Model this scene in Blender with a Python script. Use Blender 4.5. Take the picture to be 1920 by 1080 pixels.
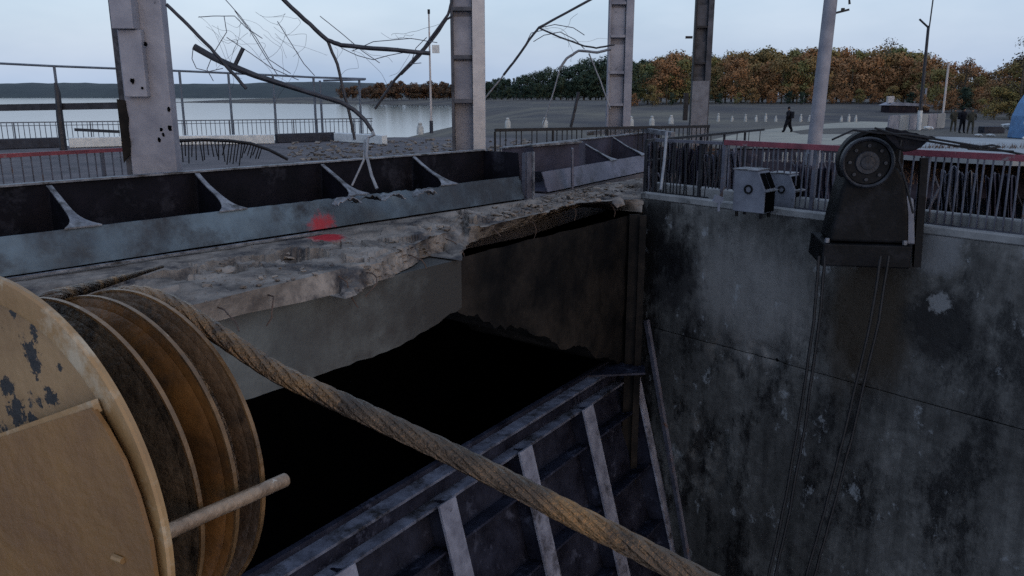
import bpy, math, random
from mathutils import Vector, Matrix, noise
R = math.radians
random.seed(7)
SC = bpy.context.scene
for o in list(bpy.data.objects):
    bpy.data.objects.remove(o)
COL = SC.collection

# ------------------------------------------------------------------ camera
FPX, CAM_H = 1500.0, 2.2
PITCH = math.atan(362 / FPX)
cam_d = bpy.data.cameras.new('camera')
cam_d.sensor_width = 36.0
cam_d.lens = FPX / 1920 * 36
cam_d.clip_start = 0.05
cam_d.clip_end = 6000
cam = bpy.data.objects.new('camera', cam_d)
cam.location = (0, 0, CAM_H)
cam.rotation_euler = (R(90) - PITCH, 0, 0)
COL.objects.link(cam)
SC.camera = cam

# ------------------------------------------------------------------ world, sun, exposure
world = bpy.data.worlds.new('World')
SC.world = world
world.use_nodes = True
wn, wl = world.node_tree.nodes, world.node_tree.links
wn.clear()
w_out = wn.new('ShaderNodeOutputWorld')
sky = wn.new('ShaderNodeTexSky')
sky.sky_type = 'NISHITA'
sky.sun_disc = False
sky.sun_elevation = R(14)
sky.sun_rotation = R(150)
sky.air_density = 1.4
sky.dust_density = 3.0
bg_sky = wn.new('ShaderNodeBackground')
bg_sky.inputs['Strength'].default_value = 0.05
wl.new(sky.outputs[0], bg_sky.inputs[0])
tc = wn.new('ShaderNodeTexCoord')
mp = wn.new('ShaderNodeMapping')
mp.inputs['Scale'].default_value = (1, 1, 3.2)
wl.new(tc.outputs['Generated'], mp.inputs[0])
cn = wn.new('ShaderNodeTexNoise')
cn.inputs['Scale'].default_value = 2.3
cn.inputs['Detail'].default_value = 5
cn.inputs['Roughness'].default_value = 0.55
wl.new(mp.outputs[0], cn.inputs['Vector'])
cr = wn.new('ShaderNodeValToRGB')
cr.color_ramp.elements[0].position = 0.33
cr.color_ramp.elements[0].color = (0.345, 0.485, 0.72, 1)
cr.color_ramp.elements[1].position = 0.70
cr.color_ramp.elements[1].color = (0.53, 0.65, 0.86, 1)
wl.new(cn.outputs['Fac'], cr.inputs[0])
bg_cl = wn.new('ShaderNodeBackground')
bg_cl.inputs['Strength'].default_value = 0.92
wl.new(cr.outputs[0], bg_cl.inputs[0])
add = wn.new('ShaderNodeAddShader')
wl.new(bg_sky.outputs[0], add.inputs[0])
wl.new(bg_cl.outputs[0], add.inputs[1])
wl.new(add.outputs[0], w_out.inputs[0])

sun_d = bpy.data.lights.new('sun', 'SUN')
sun_d.energy = 0.3
sun_d.angle = R(25)
sun_d.color = (1.0, 0.95, 0.90)
sun = bpy.data.objects.new('sun', sun_d)
# from behind the camera, to the right
el, az = R(30), R(150)
sdir = Vector((math.sin(az) * math.cos(el), math.cos(az) * math.cos(el), math.sin(el)))
sun.rotation_euler = sdir.to_track_quat('Z', 'Y').to_euler()
sun.location = (20, -30, 40)
COL.objects.link(sun)

SC.view_settings.view_transform = 'Standard'
SC.view_settings.look = 'None'
SC.view_settings.exposure = 0.0
SC.view_settings.gamma = 1
SC.cycles.max_bounces = 6
SC.cycles.diffuse_bounces = 2
SC.cycles.glossy_bounces = 3
SC.cycles.volume_bounces = 1
SC.cycles.use_denoising = False
SC.cycles.sample_clamp_indirect = 3

# ------------------------------------------------------------------ geometry helpers
FW = Vector((0, math.cos(PITCH), -math.sin(PITCH)))
UP = Vector((0, math.sin(PITCH), math.cos(PITCH)))
RT = Vector((1, 0, 0))
C0 = Vector((0, 0, CAM_H))


def ray(px, py):
    return FW + RT * ((px - 960) / FPX) + UP * ((540 - py) / FPX)


def U(px, py, z=0.0):                 # where a sight line meets a level
    d = ray(px, py)
    return C0 + d * ((z - CAM_H) / d.z)


def V(px, py, depth):                 # point at a ground distance
    d = ray(px, py)
    return C0 + d * (depth / d.y)


class MB:
    def __init__(s):
        s.v, s.f, s.sm = [], [], []

    def add(s, vs, fs, smooth=False):
        n = len(s.v)
        s.v += [Vector(v) for v in vs]
        s.f += [tuple(i + n for i in f) for f in fs]
        s.sm += [smooth] * len(fs)
        return s

    def box(s, c, size, M=None):
        hx, hy, hz = size[0] / 2, size[1] / 2, size[2] / 2
        vs = [Vector((x * hx, y * hy, z * hz)) for z in (-1, 1) for y in (-1, 1) for x in (-1, 1)]
        if M is not None:
            vs = [M @ v for v in vs]
        c = Vector(c)
        return s.add([v + c for v in vs], [(0, 2, 3, 1), (4, 5, 7, 6), (0, 1, 5, 4), (2, 6, 7, 3), (0, 4, 6, 2), (1, 3, 7, 5)])

    def bar(s, a, b, w, h, up=(0, 0, 1)):      # rectangular bar between two points
        a, b = Vector(a), Vector(b)
        y = (b - a)
        L = y.length
        y.normalize()
        u = Vector(up)
        x = y.cross(u)
        if x.length < 1e-4:
            x = y.cross(Vector((1, 0, 0)))
        x.normalize()
        z = x.cross(y)
        M = Matrix((x, y, z)).transposed()
        return s.box((a + b) / 2, (w, L, h), M)

    def slab(s, poly, ext):                    # polygon extruded along a vector
        n = len(poly)
        p = [Vector(q) for q in poly]
        e = Vector(ext)
        vs = p + [q + e for q in p]
        fs = [tuple(range(n)), tuple(range(2 * n - 1, n - 1, -1))]
        fs += [(i, i + n, (i + 1) % n + n, (i + 1) % n) for i in range(n)]
        return s.add(vs, fs)

    def tube(s, pts, r, n=8, closed=False, wob=0.0):
        pts = [Vector(p) for p in pts]
        m = len(pts)
        rs = r if isinstance(r, (list, tuple)) else [r] * m
        vs, fs = [], []
        prev = None
        for i, p in enumerate(pts):
            t = pts[min(i + 1, m - 1)] - pts[max(i - 1, 0)]
            t.normalize()
            if prev is None:
                prev = t.orthogonal().normalized()
            x = (prev - t * prev.dot(t)).normalized()
            prev = x
            y = t.cross(x)
            for k in range(n):
                a = 2 * math.pi * k / n
                rr = rs[i] * (1 + wob * random.uniform(-1, 1))
                vs.append(p + (x * math.cos(a) + y * math.sin(a)) * rr)
        for i in range(m - 1):
            for k in range(n):
                k2 = (k + 1) % n
                fs.append((i * n + k, i * n + k2, (i + 1) * n + k2, (i + 1) * n + k))
        s.add(vs, fs, True)
        b = len(s.v) - len(vs)
        s.f.append(tuple(b + k for k in range(n))[::-1]); s.sm.append(False)
        s.f.append(tuple(b + (m - 1) * n + k for k in range(n))); s.sm.append(False)
        return s

    def lathe(s, c, axis, prof, n=64, smooth=True):     # prof = [(offset along axis, radius)], closed ring
        c, a = Vector(c), Vector(axis).normalized()
        x = a.cross(Vector((0, 0, 1)))
        if x.length < 1e-3:
            x = Vector((1, 0, 0))
        x.normalize()
        y = a.cross(x)
        vs, fs = [], []
        m = len(prof)
        for (o, r) in prof:
            for k in range(n):
                t = 2 * math.pi * k / n
                vs.append(c + a * o + (x * math.cos(t) + y * math.sin(t)) * r)
        for i in range(m):
            j = (i + 1) % m
            for k in range(n):
                k2 = (k + 1) % n
                fs.append((i * n + k, j * n + k, j * n + k2, i * n + k2))
        return s.add(vs, fs, smooth)

    def mesh(s, name, origin=(0, 0, 0)):
        me = bpy.data.meshes.new(name)
        o = Vector(origin)
        me.from_pydata([v - o for v in s.v], [], s.f)
        for p, q in zip(me.polygons, s.sm):
            p.use_smooth = q
        me.update()
        if any(s.sm):
            me.set_sharp_from_angle(angle=R(38))
        return me


def bevel(o, w=0.01, seg=2):
    m = o.modifiers.new('bevel', 'BEVEL')
    m.width = w
    m.segments = seg
    m.limit_method = 'ANGLE'
    return o


def link(name, me, mat, parent=None, loc=None):
    if mat is not None and not me.materials:
        me.materials.append(mat)
    o = bpy.data.objects.new(name, me)
    COL.objects.link(o)
    if parent is not None:
        o.parent = parent
    if loc is not None:
        o.location = loc
    return o


def tag(o, label=None, cat=None, group=None, kind=None):
    for k, v in (('label', label), ('category', cat), ('group', group), ('kind', kind)):
        if v:
            o[k] = v
    return o


def root(name, loc, label, cat, group=None):
    o = bpy.data.objects.new(name, None)
    o.empty_display_size = 0.2
    o.location = loc
    COL.objects.link(o)
    return tag(o, label, cat, group)


def part(name, mb, mat, rt, label=None, off=None):
    """mesh given in world coordinates, parented under an unrotated root"""
    base = Vector(rt.location)
    p = rt
    while p.parent is not None:
        p = p.parent
        base = base + Vector(p.location)
    o = link(name, mb.mesh(name, base), mat, rt)
    if label:
        o['label'] = label
    return o


def solo(name, mb, mat, label, cat, group=None, origin=None):
    org = Vector(origin) if origin is not None else sum(mb.v, Vector()) / len(mb.v)
    o = link(name, mb.mesh(name, org), mat, None, org)
    return tag(o, label, cat, group)


def struct(name, mb, mat, kind='structure'):
    o = link(name, mb.mesh(name), mat)
    o['kind'] = kind
    return o


def copy_tree(o, parent=None):
    c = o.copy()
    COL.objects.link(c)
    if parent is not None:
        c.parent = parent
    for ch in list(o.children):
        copy_tree(ch, c)
    return c


# ------------------------------------------------------------------ materials
def mat(name, c1, c2=None, scale=3.0, rough=0.7, metal=0.0, c3=None, s3=0.8, t3=0.62, bump=0.3, bs=None,
        stretch=None, rough2=None, spec=0.5, w3=0.04, detail=6):
    """two-tone noise surface with an optional third stain colour and fine relief"""
    m = bpy.data.materials.new(name)
    m.use_nodes = True
    n, l = m.node_tree.nodes, m.node_tree.links
    b = n['Principled BSDF']
    b.inputs['Roughness'].default_value = rough
    b.inputs['Metallic'].default_value = metal
    b.inputs['Specular IOR Level'].default_value = spec
    c2 = c2 or tuple(x * 0.6 for x in c1)
    t = n.new('ShaderNodeNewGeometry')
    vec = t.outputs['Position']
    if stretch:
        mpn = n.new('ShaderNodeMapping')
        mpn.inputs['Scale'].default_value = stretch
        l.new(vec, mpn.inputs[0])
        vec = mpn.outputs[0]
    nz = n.new('ShaderNodeTexNoise')
    nz.inputs['Scale'].default_value = scale
    nz.inputs['Detail'].default_value = detail
    nz.inputs['Roughness'].default_value = 0.65
    l.new(vec, nz.inputs['Vector'])
    rp = n.new('ShaderNodeValToRGB')
    rp.color_ramp.elements[0].position = 0.36
    rp.color_ramp.elements[1].position = 0.66
    rp.color_ramp.elements[0].color = (*c2, 1)
    rp.color_ramp.elements[1].color = (*c1, 1)
    l.new(nz.outputs['Fac'], rp.inputs[0])
    out = rp.outputs[0]
    if c3:
        n3 = n.new('ShaderNodeTexNoise')
        n3.inputs['Scale'].default_value = s3
        n3.inputs['Detail'].default_value = 7
        n3.inputs['Roughness'].default_value = 0.7
        l.new(vec, n3.inputs['Vector'])
        r3 = n.new('ShaderNodeMapRange')
        r3.inputs['From Min'].default_value = t3 - w3
        r3.inputs['From Max'].default_value = t3 + w3
        l.new(n3.outputs['Fac'], r3.inputs['Value'])
        mx = n.new('ShaderNodeMix')
        mx.data_type = 'RGBA'
        l.new(r3.outputs[0], mx.inputs['Factor'])
        l.new(out, mx.inputs[6])
        mx.inputs[7].default_value = (*c3, 1)
        out = mx.outputs[2]
        if rough2 is not None:
            rr = n.new('ShaderNodeMapRange')
            rr.inputs['To Min'].default_value = rough
            rr.inputs['To Max'].default_value = rough2
            l.new(r3.outputs[0], rr.inputs['Value'])
            l.new(rr.outputs[0], b.inputs['Roughness'])
    l.new(out, b.inputs['Base Color'])
    if bump:
        n4 = n.new('ShaderNodeTexNoise')
        n4.inputs['Scale'].default_value = bs or scale * 6
        n4.inputs['Detail'].default_value = 5
        l.new(vec, n4.inputs['Vector'])
        bp = n.new('ShaderNodeBump')
        bp.inputs['Strength'].default_value = bump
        bp.inputs['Distance'].default_value = 0.02
        l.new(n4.outputs['Fac'], bp.inputs['Height'])
        l.new(bp.outputs[0], b.inputs['Normal'])
    return m


M = {}
M['blue_steel'] = mat('weathered_blue_steel', (0.115, 0.165, 0.215), (0.022, 0.026, 0.036), 0.50, 0.55, 0.0, (0.018, 0.017, 0.022), 0.75, 0.535, 0.25, 9, w3=0.07)
M['dark_steel'] = mat('grimy_unlit_steel', (0.010, 0.009, 0.015), (0.004, 0.004, 0.007), 2.0, 0.75, 0.0, (0.03, 0.03, 0.042), 1.1, 0.62, 0.2, w3=0.06, spec=0.12)  # interior plates: grime, plus the unlit recess put into the colour
M['edge_steel'] = mat('pale_scraped_steel', (0.24, 0.245, 0.275), (0.09, 0.09, 0.11), 4.0, 0.55, 0.0, (0.035, 0.03, 0.03), 3.0, 0.55, 0.3, w3=0.07)
M['gate_steel'] = mat('blue_grey_gate_steel', (0.165, 0.175, 0.235), (0.065, 0.068, 0.095), 3.0, 0.5, 0.0, (0.028, 0.025, 0.028), 1.6, 0.55, 0.25, 30, w3=0.06)
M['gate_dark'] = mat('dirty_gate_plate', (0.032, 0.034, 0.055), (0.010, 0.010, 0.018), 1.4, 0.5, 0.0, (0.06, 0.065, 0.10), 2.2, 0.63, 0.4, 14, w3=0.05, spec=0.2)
M['concrete'] = mat('broken_pale_concrete', (0.275, 0.232, 0.205), (0.095, 0.08, 0.073), 1.8, 0.9, 0.0, (0.05, 0.045, 0.048), 1.1, 0.57, 0.9, 11, w3=0.06, spec=0.2)
M['concrete_face'] = mat('smooth_grey_concrete', (0.13, 0.137, 0.135), (0.068, 0.07, 0.07), 0.8, 0.85, 0.0, (0.045, 0.040, 0.038), 0.50, 0.54, 0.35, 20, w3=0.10)
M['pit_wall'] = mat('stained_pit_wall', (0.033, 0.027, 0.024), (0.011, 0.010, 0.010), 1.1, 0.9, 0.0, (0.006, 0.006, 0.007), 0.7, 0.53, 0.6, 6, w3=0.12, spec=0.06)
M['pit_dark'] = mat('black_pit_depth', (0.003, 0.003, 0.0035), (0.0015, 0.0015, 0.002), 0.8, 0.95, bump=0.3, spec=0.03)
M['column'] = mat('weathered_grey_column', (0.31, 0.30, 0.34), (0.17, 0.17, 0.21), 1.1, 0.85, 0.0, (0.09, 0.085, 0.095), 3.0, 0.665, 0.35, 14, w3=0.03)
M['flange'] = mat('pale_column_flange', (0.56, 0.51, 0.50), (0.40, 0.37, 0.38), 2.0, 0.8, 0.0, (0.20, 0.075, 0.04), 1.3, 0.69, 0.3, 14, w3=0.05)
M['flange_dark'] = mat('soot_and_shade_column', (0.09, 0.09, 0.11), (0.04, 0.04, 0.05), 1.6, 0.8, 0.0, (0.02, 0.02, 0.025), 1.2, 0.6, 0.3)  # soot tone; on the shelf plates it paints the shade beneath them
M['yellow'] = mat('dirty_yellow_paint', (0.27, 0.135, 0.04), (0.185, 0.09, 0.029), 2.2, 0.42, 0.0, (0.16, 0.075, 0.028), 3.0, 0.55, 0.12, 40, w3=0.14)
M['yellow_rim'] = mat('chalky_worn_yellow_paint', (0.33, 0.195, 0.085), (0.23, 0.125, 0.05), 5.0, 0.5, 0.0, (0.42, 0.33, 0.23), 7.0, 0.60, 0.12, 40, w3=0.06)
M['yellow_face'] = mat('greasy_yellow_plate', (0.29, 0.175, 0.080), (0.20, 0.11, 0.045), 5.0, 0.45, 0.0, (0.012, 0.009, 0.010), 9.0, 0.585, 0.1, 40, w3=0.018, rough2=0.3, detail=8)
M['groove_a'] = mat('greasy_worn_sheave_side', (0.15, 0.088, 0.048), (0.06, 0.036, 0.022), 7.0, 0.5, 0.1, (0.03, 0.022, 0.017), 9.0, 0.62, 0.25, 60, w3=0.06)
M['groove_b'] = mat('orange_sheave_side', (0.19, 0.082, 0.022), (0.075, 0.035, 0.013), 5.0, 0.42, 0.0, (0.06, 0.035, 0.02), 8.0, 0.60, 0.15, 50, w3=0.08)
M['groove_c'] = mat('grey_greased_sheave_side', (0.115, 0.080, 0.052), (0.052, 0.036, 0.025), 8.0, 0.45, 0.1, (0.03, 0.022, 0.017), 7.0, 0.58, 0.3, 60, w3=0.06)
M['rim'] = mat('worn_sheave_edge', (0.26, 0.14, 0.06), (0.10, 0.055, 0.026), 9.0, 0.4, 0.2, (0.45, 0.36, 0.27), 13.0, 0.66, 0.2, 70)
M['rope'] = mat('greasy_wire_rope', (0.13, 0.078, 0.045), (0.055, 0.034, 0.022), 9.0, 0.34, 0.45, (0.34, 0.17, 0.06), 2.6, 0.58, 0.5, 150, w3=0.08)
M['pin'] = mat('scratched_pin_metal', (0.40, 0.27, 0.18), (0.22, 0.14, 0.09), 16.0, 0.4, 0.3, (0.55, 0.46, 0.38), 20.0, 0.66, 0.25, 80)
M['machine'] = mat('oily_black_machine', (0.008, 0.008, 0.010), (0.004, 0.004, 0.005), 3.0, 0.6, 0.0, (0.016, 0.016, 0.020), 2.5, 0.6, 0.3, 25, w3=0.08, spec=0.12)
M['machine_grey'] = mat('oily_grey_casting', (0.040, 0.042, 0.052), (0.014, 0.014, 0.019), 6.0, 0.55, 0.1, None, bump=0.4, bs=35, spec=0.3)
M['box_grey'] = mat('grey_painted_cabinet', (0.15, 0.16, 0.20), (0.09, 0.095, 0.125), 3.0, 0.55, 0.0, (0.07, 0.07, 0.08), 2.0, 0.66, 0.1)
M['white_paint'] = mat('chipped_white_paint', (0.70, 0.70, 0.70), (0.50, 0.51, 0.53), 4.0, 0.7, 0.0, (0.20, 0.20, 0.20), 1.6, 0.68, 0.2)
M['black_paint'] = mat('faded_black_paint', (0.05, 0.055, 0.075), (0.03, 0.03, 0.04), 3.0, 0.7, bump=0.2, spec=0.2)
M['red_rail'] = mat('chipped_red_rail_paint', (0.24, 0.045, 0.065), (0.12, 0.025, 0.04), 3.0, 0.5, 0.0, (0.20, 0.17, 0.18), 3.5, 0.64, 0.2)
M['colour_blot'] = mat('red_spray_paint', (0.22, 0.006, 0.012), (0.08, 0.006, 0.012), 8.0, 0.6, bump=0.3)
M['rail_grey'] = mat('dull_railing_metal', (0.11, 0.11, 0.145), (0.05, 0.05, 0.07), 4.0, 0.55, 0.0, (0.09, 0.05, 0.04), 2.0, 0.62, 0.2)
M['rail_blue'] = mat('blue_grey_lakeside_railing', (0.12, 0.15, 0.20), (0.07, 0.085, 0.12), 4.0, 0.6, bump=0.1)
M['rail_black'] = mat('charred_railing_metal', (0.025, 0.025, 0.032), (0.012, 0.012, 0.016), 4.0, 0.6, bump=0.2, spec=0.25)
M['conduit'] = mat('dark_bent_pipe', (0.045, 0.045, 0.058), (0.02, 0.02, 0.027), 5.0, 0.5, bump=0.3, spec=0.3)
M['conduit_pale'] = mat('pale_bent_pipe', (0.24, 0.25, 0.28), (0.14, 0.14, 0.165), 5.0, 0.5, bump=0.3)
M['cable'] = mat('black_cable_sheath', (0.016, 0.016, 0.02), (0.01, 0.01, 0.012), 8.0, 0.5, bump=0.2, spec=0.2)
M['grass'] = mat('rough_grey_autumn_grass', (0.175, 0.155, 0.125), (0.095, 0.085, 0.085), 0.05, 0.95, 0.0, (0.070, 0.066, 0.072), 0.035, 0.52, 0.8, 1.5, w3=0.08, spec=0.1)
M['path'] = mat('pale_sandy_path', (0.34, 0.31, 0.25), (0.24, 0.22, 0.19), 0.5, 0.9, bump=0.3)
M['apron'] = mat('pale_concrete_apron', (0.34, 0.35, 0.36), (0.22, 0.23, 0.25), 0.35, 0.85, 0.0, (0.14, 0.14, 0.15), 0.3, 0.66, 0.3)
M['deck'] = mat('dusty_concrete_deck', (0.14, 0.12, 0.125), (0.075, 0.068, 0.075), 0.7, 0.9, 0.0, (0.06, 0.055, 0.055), 0.5, 0.62, 0.8, 8, spec=0.2)
M['hills'] = mat('far_wooded_shore', (0.045, 0.058, 0.062), (0.03, 0.042, 0.05), 0.02, 1.0, bump=0)
M['bark'] = mat('grey_brown_bark', (0.10, 0.08, 0.06), (0.05, 0.04, 0.03), 3.0, 0.9)
M['bank'] = mat('dark_weedy_bank', (0.045, 0.035, 0.042), (0.018, 0.015, 0.020), 0.5, 0.95, 0.0, (0.08, 0.055, 0.05), 0.6, 0.62, 0.9, 3, spec=0.05)
M['rebar'] = mat('rusty_bar', (0.09, 0.05, 0.035), (0.045, 0.028, 0.022), 9.0, 0.8)
M['kerb_grey'] = mat('grimy_kerb_concrete', (0.27, 0.265, 0.27), (0.13, 0.13, 0.135), 1.6, 0.85, 0.0, (0.05, 0.048, 0.05), 1.2, 0.60, 0.5)
M['hatch'] = mat('dark_rusty_hatch', (0.022, 0.020, 0.020), (0.010, 0.010, 0.011), 2.5, 0.6, 0.0, (0.05, 0.035, 0.028), 2.2, 0.62, 0.3, spec=.15)
M['bollard'] = mat('grey_white_bollard_paint', (0.48, 0.48, 0.47), (0.34, 0.34, 0.34), 3.0, 0.8)
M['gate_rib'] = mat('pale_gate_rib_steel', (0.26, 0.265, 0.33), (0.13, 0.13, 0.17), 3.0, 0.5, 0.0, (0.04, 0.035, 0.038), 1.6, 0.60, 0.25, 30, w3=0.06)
M['blue_paint'] = mat('sky_blue_painted_sheet', (0.08, 0.22, 0.45), (0.05, 0.14, 0.30), 2.0, 0.5, bump=0.1)
M['cloth'] = mat('dark_winter_clothing', (0.016, 0.017, 0.024), (0.009, 0.009, 0.013), 6.0, 0.9, spec=0.1)
M['cloth_olive'] = mat('olive_brown_clothing', (0.055, 0.05, 0.035), (0.028, 0.026, 0.02), 6.0, 0.9)
M['skin'] = mat('skin', (0.35, 0.22, 0.16), (0.30, 0.18, 0.13), 8.0, 0.6, bump=0)
M['lamp_glass'] = mat('dull_lamp_glass', (0.55, 0.57, 0.60), (0.45, 0.47, 0.50), 6.0, 0.3, bump=0)
M['rag'] = mat('black_rag', (0.015, 0.015, 0.02), (0.008, 0.008, 0.01), 9.0, 0.95, bump=0.8, spec=0.05)


def leaf_mat(name, a, b, c):
    m = bpy.data.materials.new(name)
    m.use_nodes = True
    n, l = m.node_tree.nodes, m.node_tree.links
    p = n['Principled BSDF']
    p.inputs['Roughness'].default_value = 0.85
    p.inputs['Specular IOR Level'].default_value = 0.15
    g = n.new('ShaderNodeNewGeometry')
    nz = n.new('ShaderNodeTexNoise')
    nz.inputs['Scale'].default_value = 0.10
    nz.inputs['Detail'].default_value = 3
    l.new(g.outputs['Position'], nz.inputs['Vector'])
    oi = n.new('ShaderNodeObjectInfo')
    ad = n.new('ShaderNodeMath')
    ad.operation = 'MULTIPLY_ADD'
    l.new(oi.outputs['Random'], ad.inputs[0])
    ad.inputs[1].default_value = 0.5
    sc_ = n.new('ShaderNodeMath')
    sc_.operation = 'MULTIPLY'
    sc_.inputs[1].default_value = 0.75
    l.new(nz.outputs['Fac'], sc_.inputs[0])
    l.new(sc_.outputs[0], ad.inputs[2])
    rp = n.new('ShaderNodeValToRGB')
    e = rp.color_ramp.elements
    e[0].position = 0.30
    e[0].color = (*a, 1)
    e[1].position = 0.85
    e[1].color = (*c, 1)
    k = e.new(0.55)
    k.color = (*b, 1)
    l.new(ad.outputs[0], rp.inputs[0])
    l.new(rp.outputs[0], p.inputs['Base Color'])
    return m


M['leaf_rust'] = leaf_mat('rust_autumn_leaves', (0.17, 0.135, 0.06), (0.27, 0.135, 0.065), (0.30, 0.165, 0.085))
M['leaf_gold'] = leaf_mat('golden_olive_leaves', (0.12, 0.135, 0.055), (0.21, 0.175, 0.07), (0.27, 0.165, 0.075))
M['leaf_green'] = leaf_mat('dark_green_leaves', (0.022, 0.042, 0.034), (0.036, 0.060, 0.046), (0.055, 0.075, 0.05))
M['leaf_far'] = leaf_mat('brown_far_leaves', (0.085, 0.062, 0.045), (0.125, 0.070, 0.045), (0.14, 0.09, 0.06))
M['leaf_bare'] = leaf_mat('dull_brown_twigs', (0.05, 0.045, 0.035), (0.075, 0.055, 0.04), (0.085, 0.062, 0.05))


def wall_mat():
    m = bpy.data.materials.new('stained_pier_concrete')
    m.use_nodes = True
    n, l = m.node_tree.nodes, m.node_tree.links
    b = n['Principled BSDF']
    g = n.new('ShaderNodeNewGeometry')

    def nz(s, st=None, d=7, ro=0.65, off=0.0, dist=0.0):
        mp_ = n.new('ShaderNodeMapping')
        mp_.inputs['Scale'].default_value = st or (1, 1, 1)
        mp_.inputs['Location'].default_value = (off, off * .7, off * .3)
        l.new(g.outputs['Position'], mp_.inputs[0])
        q = n.new('ShaderNodeTexNoise')
        q.inputs['Scale'].default_value = s
        q.inputs['Detail'].default_value = d
        q.inputs['Roughness'].default_value = ro
        q.inputs['Distortion'].default_value = dist
        l.new(mp_.outputs[0], q.inputs['Vector'])
        return q.outputs['Fac']

    def ramp(x, stops):
        rp = n.new('ShaderNodeValToRGB')
        e = rp.color_ramp.elements
        e[0].position, e[0].color = stops[0][0], (*stops[0][1], 1)
        e[1].position, e[1].color = stops[-1][0], (*stops[-1][1], 1)
        for p_, c_ in stops[1:-1]:
            k = e.new(p_)
            k.color = (*c_, 1)
        l.new(x, rp.inputs[0])
        return rp.outputs[0]

    def mix(a, c, f, mode='MIX'):
        x = n.new('ShaderNodeMix')
        x.data_type = 'RGBA'
        x.blend_type = mode
        if hasattr(f, 'node'):
            l.new(f, x.inputs['Factor'])
        else:
            x.inputs['Factor'].default_value = f
        l.new(a, x.inputs[6])
        if isinstance(c, tuple):
            x.inputs[7].default_value = (*c, 1)
        else:
            l.new(c, x.inputs[7])
        return x.outputs[2]

    def mr(x, a, b_, lo, hi):
        q = n.new('ShaderNodeMapRange')
        for k, v in zip(('From Min', 'From Max', 'To Min', 'To Max'), (a, b_, lo, hi)):
            q.inputs[k].default_value = v
        l.new(x, q.inputs['Value'])
        return q.outputs[0]
    big = ramp(nz(.38, None, 6, .6, 3.1, .5), [(.36, (.050, .048, .048)), (.52, (.090, .087, .086)), (.66, (.165, .16, .158))])
    streak = ramp(nz(2.6, (1, 1, .07), 8, .72, 0), [(.38, (.25, .25, .26)), (.52, (.8, .8, .8)), (.64, (1.25, 1.25, 1.25))])
    c = mix(big, streak, .55, 'MULTIPLY')
    fine = ramp(nz(5.5, None, 8, .7, 7.7), [(.36, (.5, .5, .5)), (.62, (1.15, 1.15, 1.15))])
    c = mix(c, fine, .7, 'MULTIPLY')
    c = mix(c, (.014, .013, .014), mr(nz(.75, (1, 1, .55), 9, .74, 5.2), .50, .58, 0, .85))      # dark damp patches
    spc = n.new('ShaderNodeVectorMath'); spc.operation = 'DISTANCE'
    l.new(g.outputs['Position'], spc.inputs[0])
    spc.inputs[1].default_value = WPT(1400, 560)
    sa = n.new('ShaderNodeMath'); sa.operation = 'MULTIPLY_ADD'
    l.new(nz(1.1, (1, 1, .5), 7, .7, 4.4), sa.inputs[0]); sa.inputs[1].default_value = 2.6
    l.new(spc.outputs['Value'], sa.inputs[2])
    c = mix(c, (.22, .21, .21), mr(sa.outputs[0], 1.9, 2.9, .6, 0))      # scoured paler area
    c = mix(c, (.24, .25, .27), mr(nz(2.3, (1, 1, .7), 9, .72, 11), .60, .66, 0, .75))              # pale lime chips
    # oil run below the machine
    oil = n.new('ShaderNodeVectorMath')
    oil.operation = 'SUBTRACT'
    l.new(g.outputs['Position'], oil.inputs[0])
    pc = WPT(1625, 585)
    oil.inputs[1].default_value = pc
    sc_ = n.new('ShaderNodeVectorMath')
    sc_.operation = 'MULTIPLY'
    sc_.inputs[1].default_value = (1.25, 1.25, .62)
    l.new(oil.outputs[0], sc_.inputs[0])
    ln = n.new('ShaderNodeVectorMath')
    ln.operation = 'LENGTH'
    l.new(sc_.outputs[0], ln.inputs[0])
    ad = n.new('ShaderNodeMath')
    ad.operation = 'MULTIPLY_ADD'
    l.new(nz(1.6, (1, 1, .35), 6, .65, 2), ad.inputs[0])
    ad.inputs[1].default_value = 1.3
    l.new(ln.outputs['Value'], ad.inputs[2])
    c = mix(c, (.034, .024, .016), mr(ad.outputs[0], 1.25, 1.9, .9, 0))
    l.new(c, b.inputs['Base Color'])
    l.new(mr(nz(.75, (1, 1, .55), 9, .74, 5.2), .48, .60, .80, .30), b.inputs['Roughness'])
    b.inputs['Specular IOR Level'].default_value = .28
    bp = n.new('ShaderNodeBump')
    bp.inputs['Strength'].default_value = .55
    bp.inputs['Distance'].default_value = .03
    l.new(nz(7, None, 7, .7), bp.inputs['Height'])
    l.new(bp.outputs[0], b.inputs['Normal'])
    return m


def water_mat():
    m = bpy.data.materials.new('calm_lake_water')
    m.use_nodes = True
    n, l = m.node_tree.nodes, m.node_tree.links
    b = n['Principled BSDF']
    b.inputs['Base Color'].default_value = (0.03, 0.045, 0.06, 1)
    b.inputs['Roughness'].default_value = 0.12
    g = n.new('ShaderNodeNewGeometry')
    mpn = n.new('ShaderNodeMapping')
    mpn.inputs['Scale'].default_value = (0.25, 0.8, 1)
    l.new(g.outputs['Position'], mpn.inputs[0])
    q = n.new('ShaderNodeTexNoise')
    q.inputs['Scale'].default_value = 1.0
    q.inputs['Detail'].default_value = 4
    l.new(mpn.outputs[0], q.inputs['Vector'])
    bp = n.new('ShaderNodeBump')
    bp.inputs['Strength'].default_value = 0.15
    bp.inputs['Distance'].default_value = 0.05
    l.new(q.outputs['Fac'], bp.inputs['Height'])
    l.new(bp.outputs[0], b.inputs['Normal'])
    return m


M['water'] = water_mat()


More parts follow.
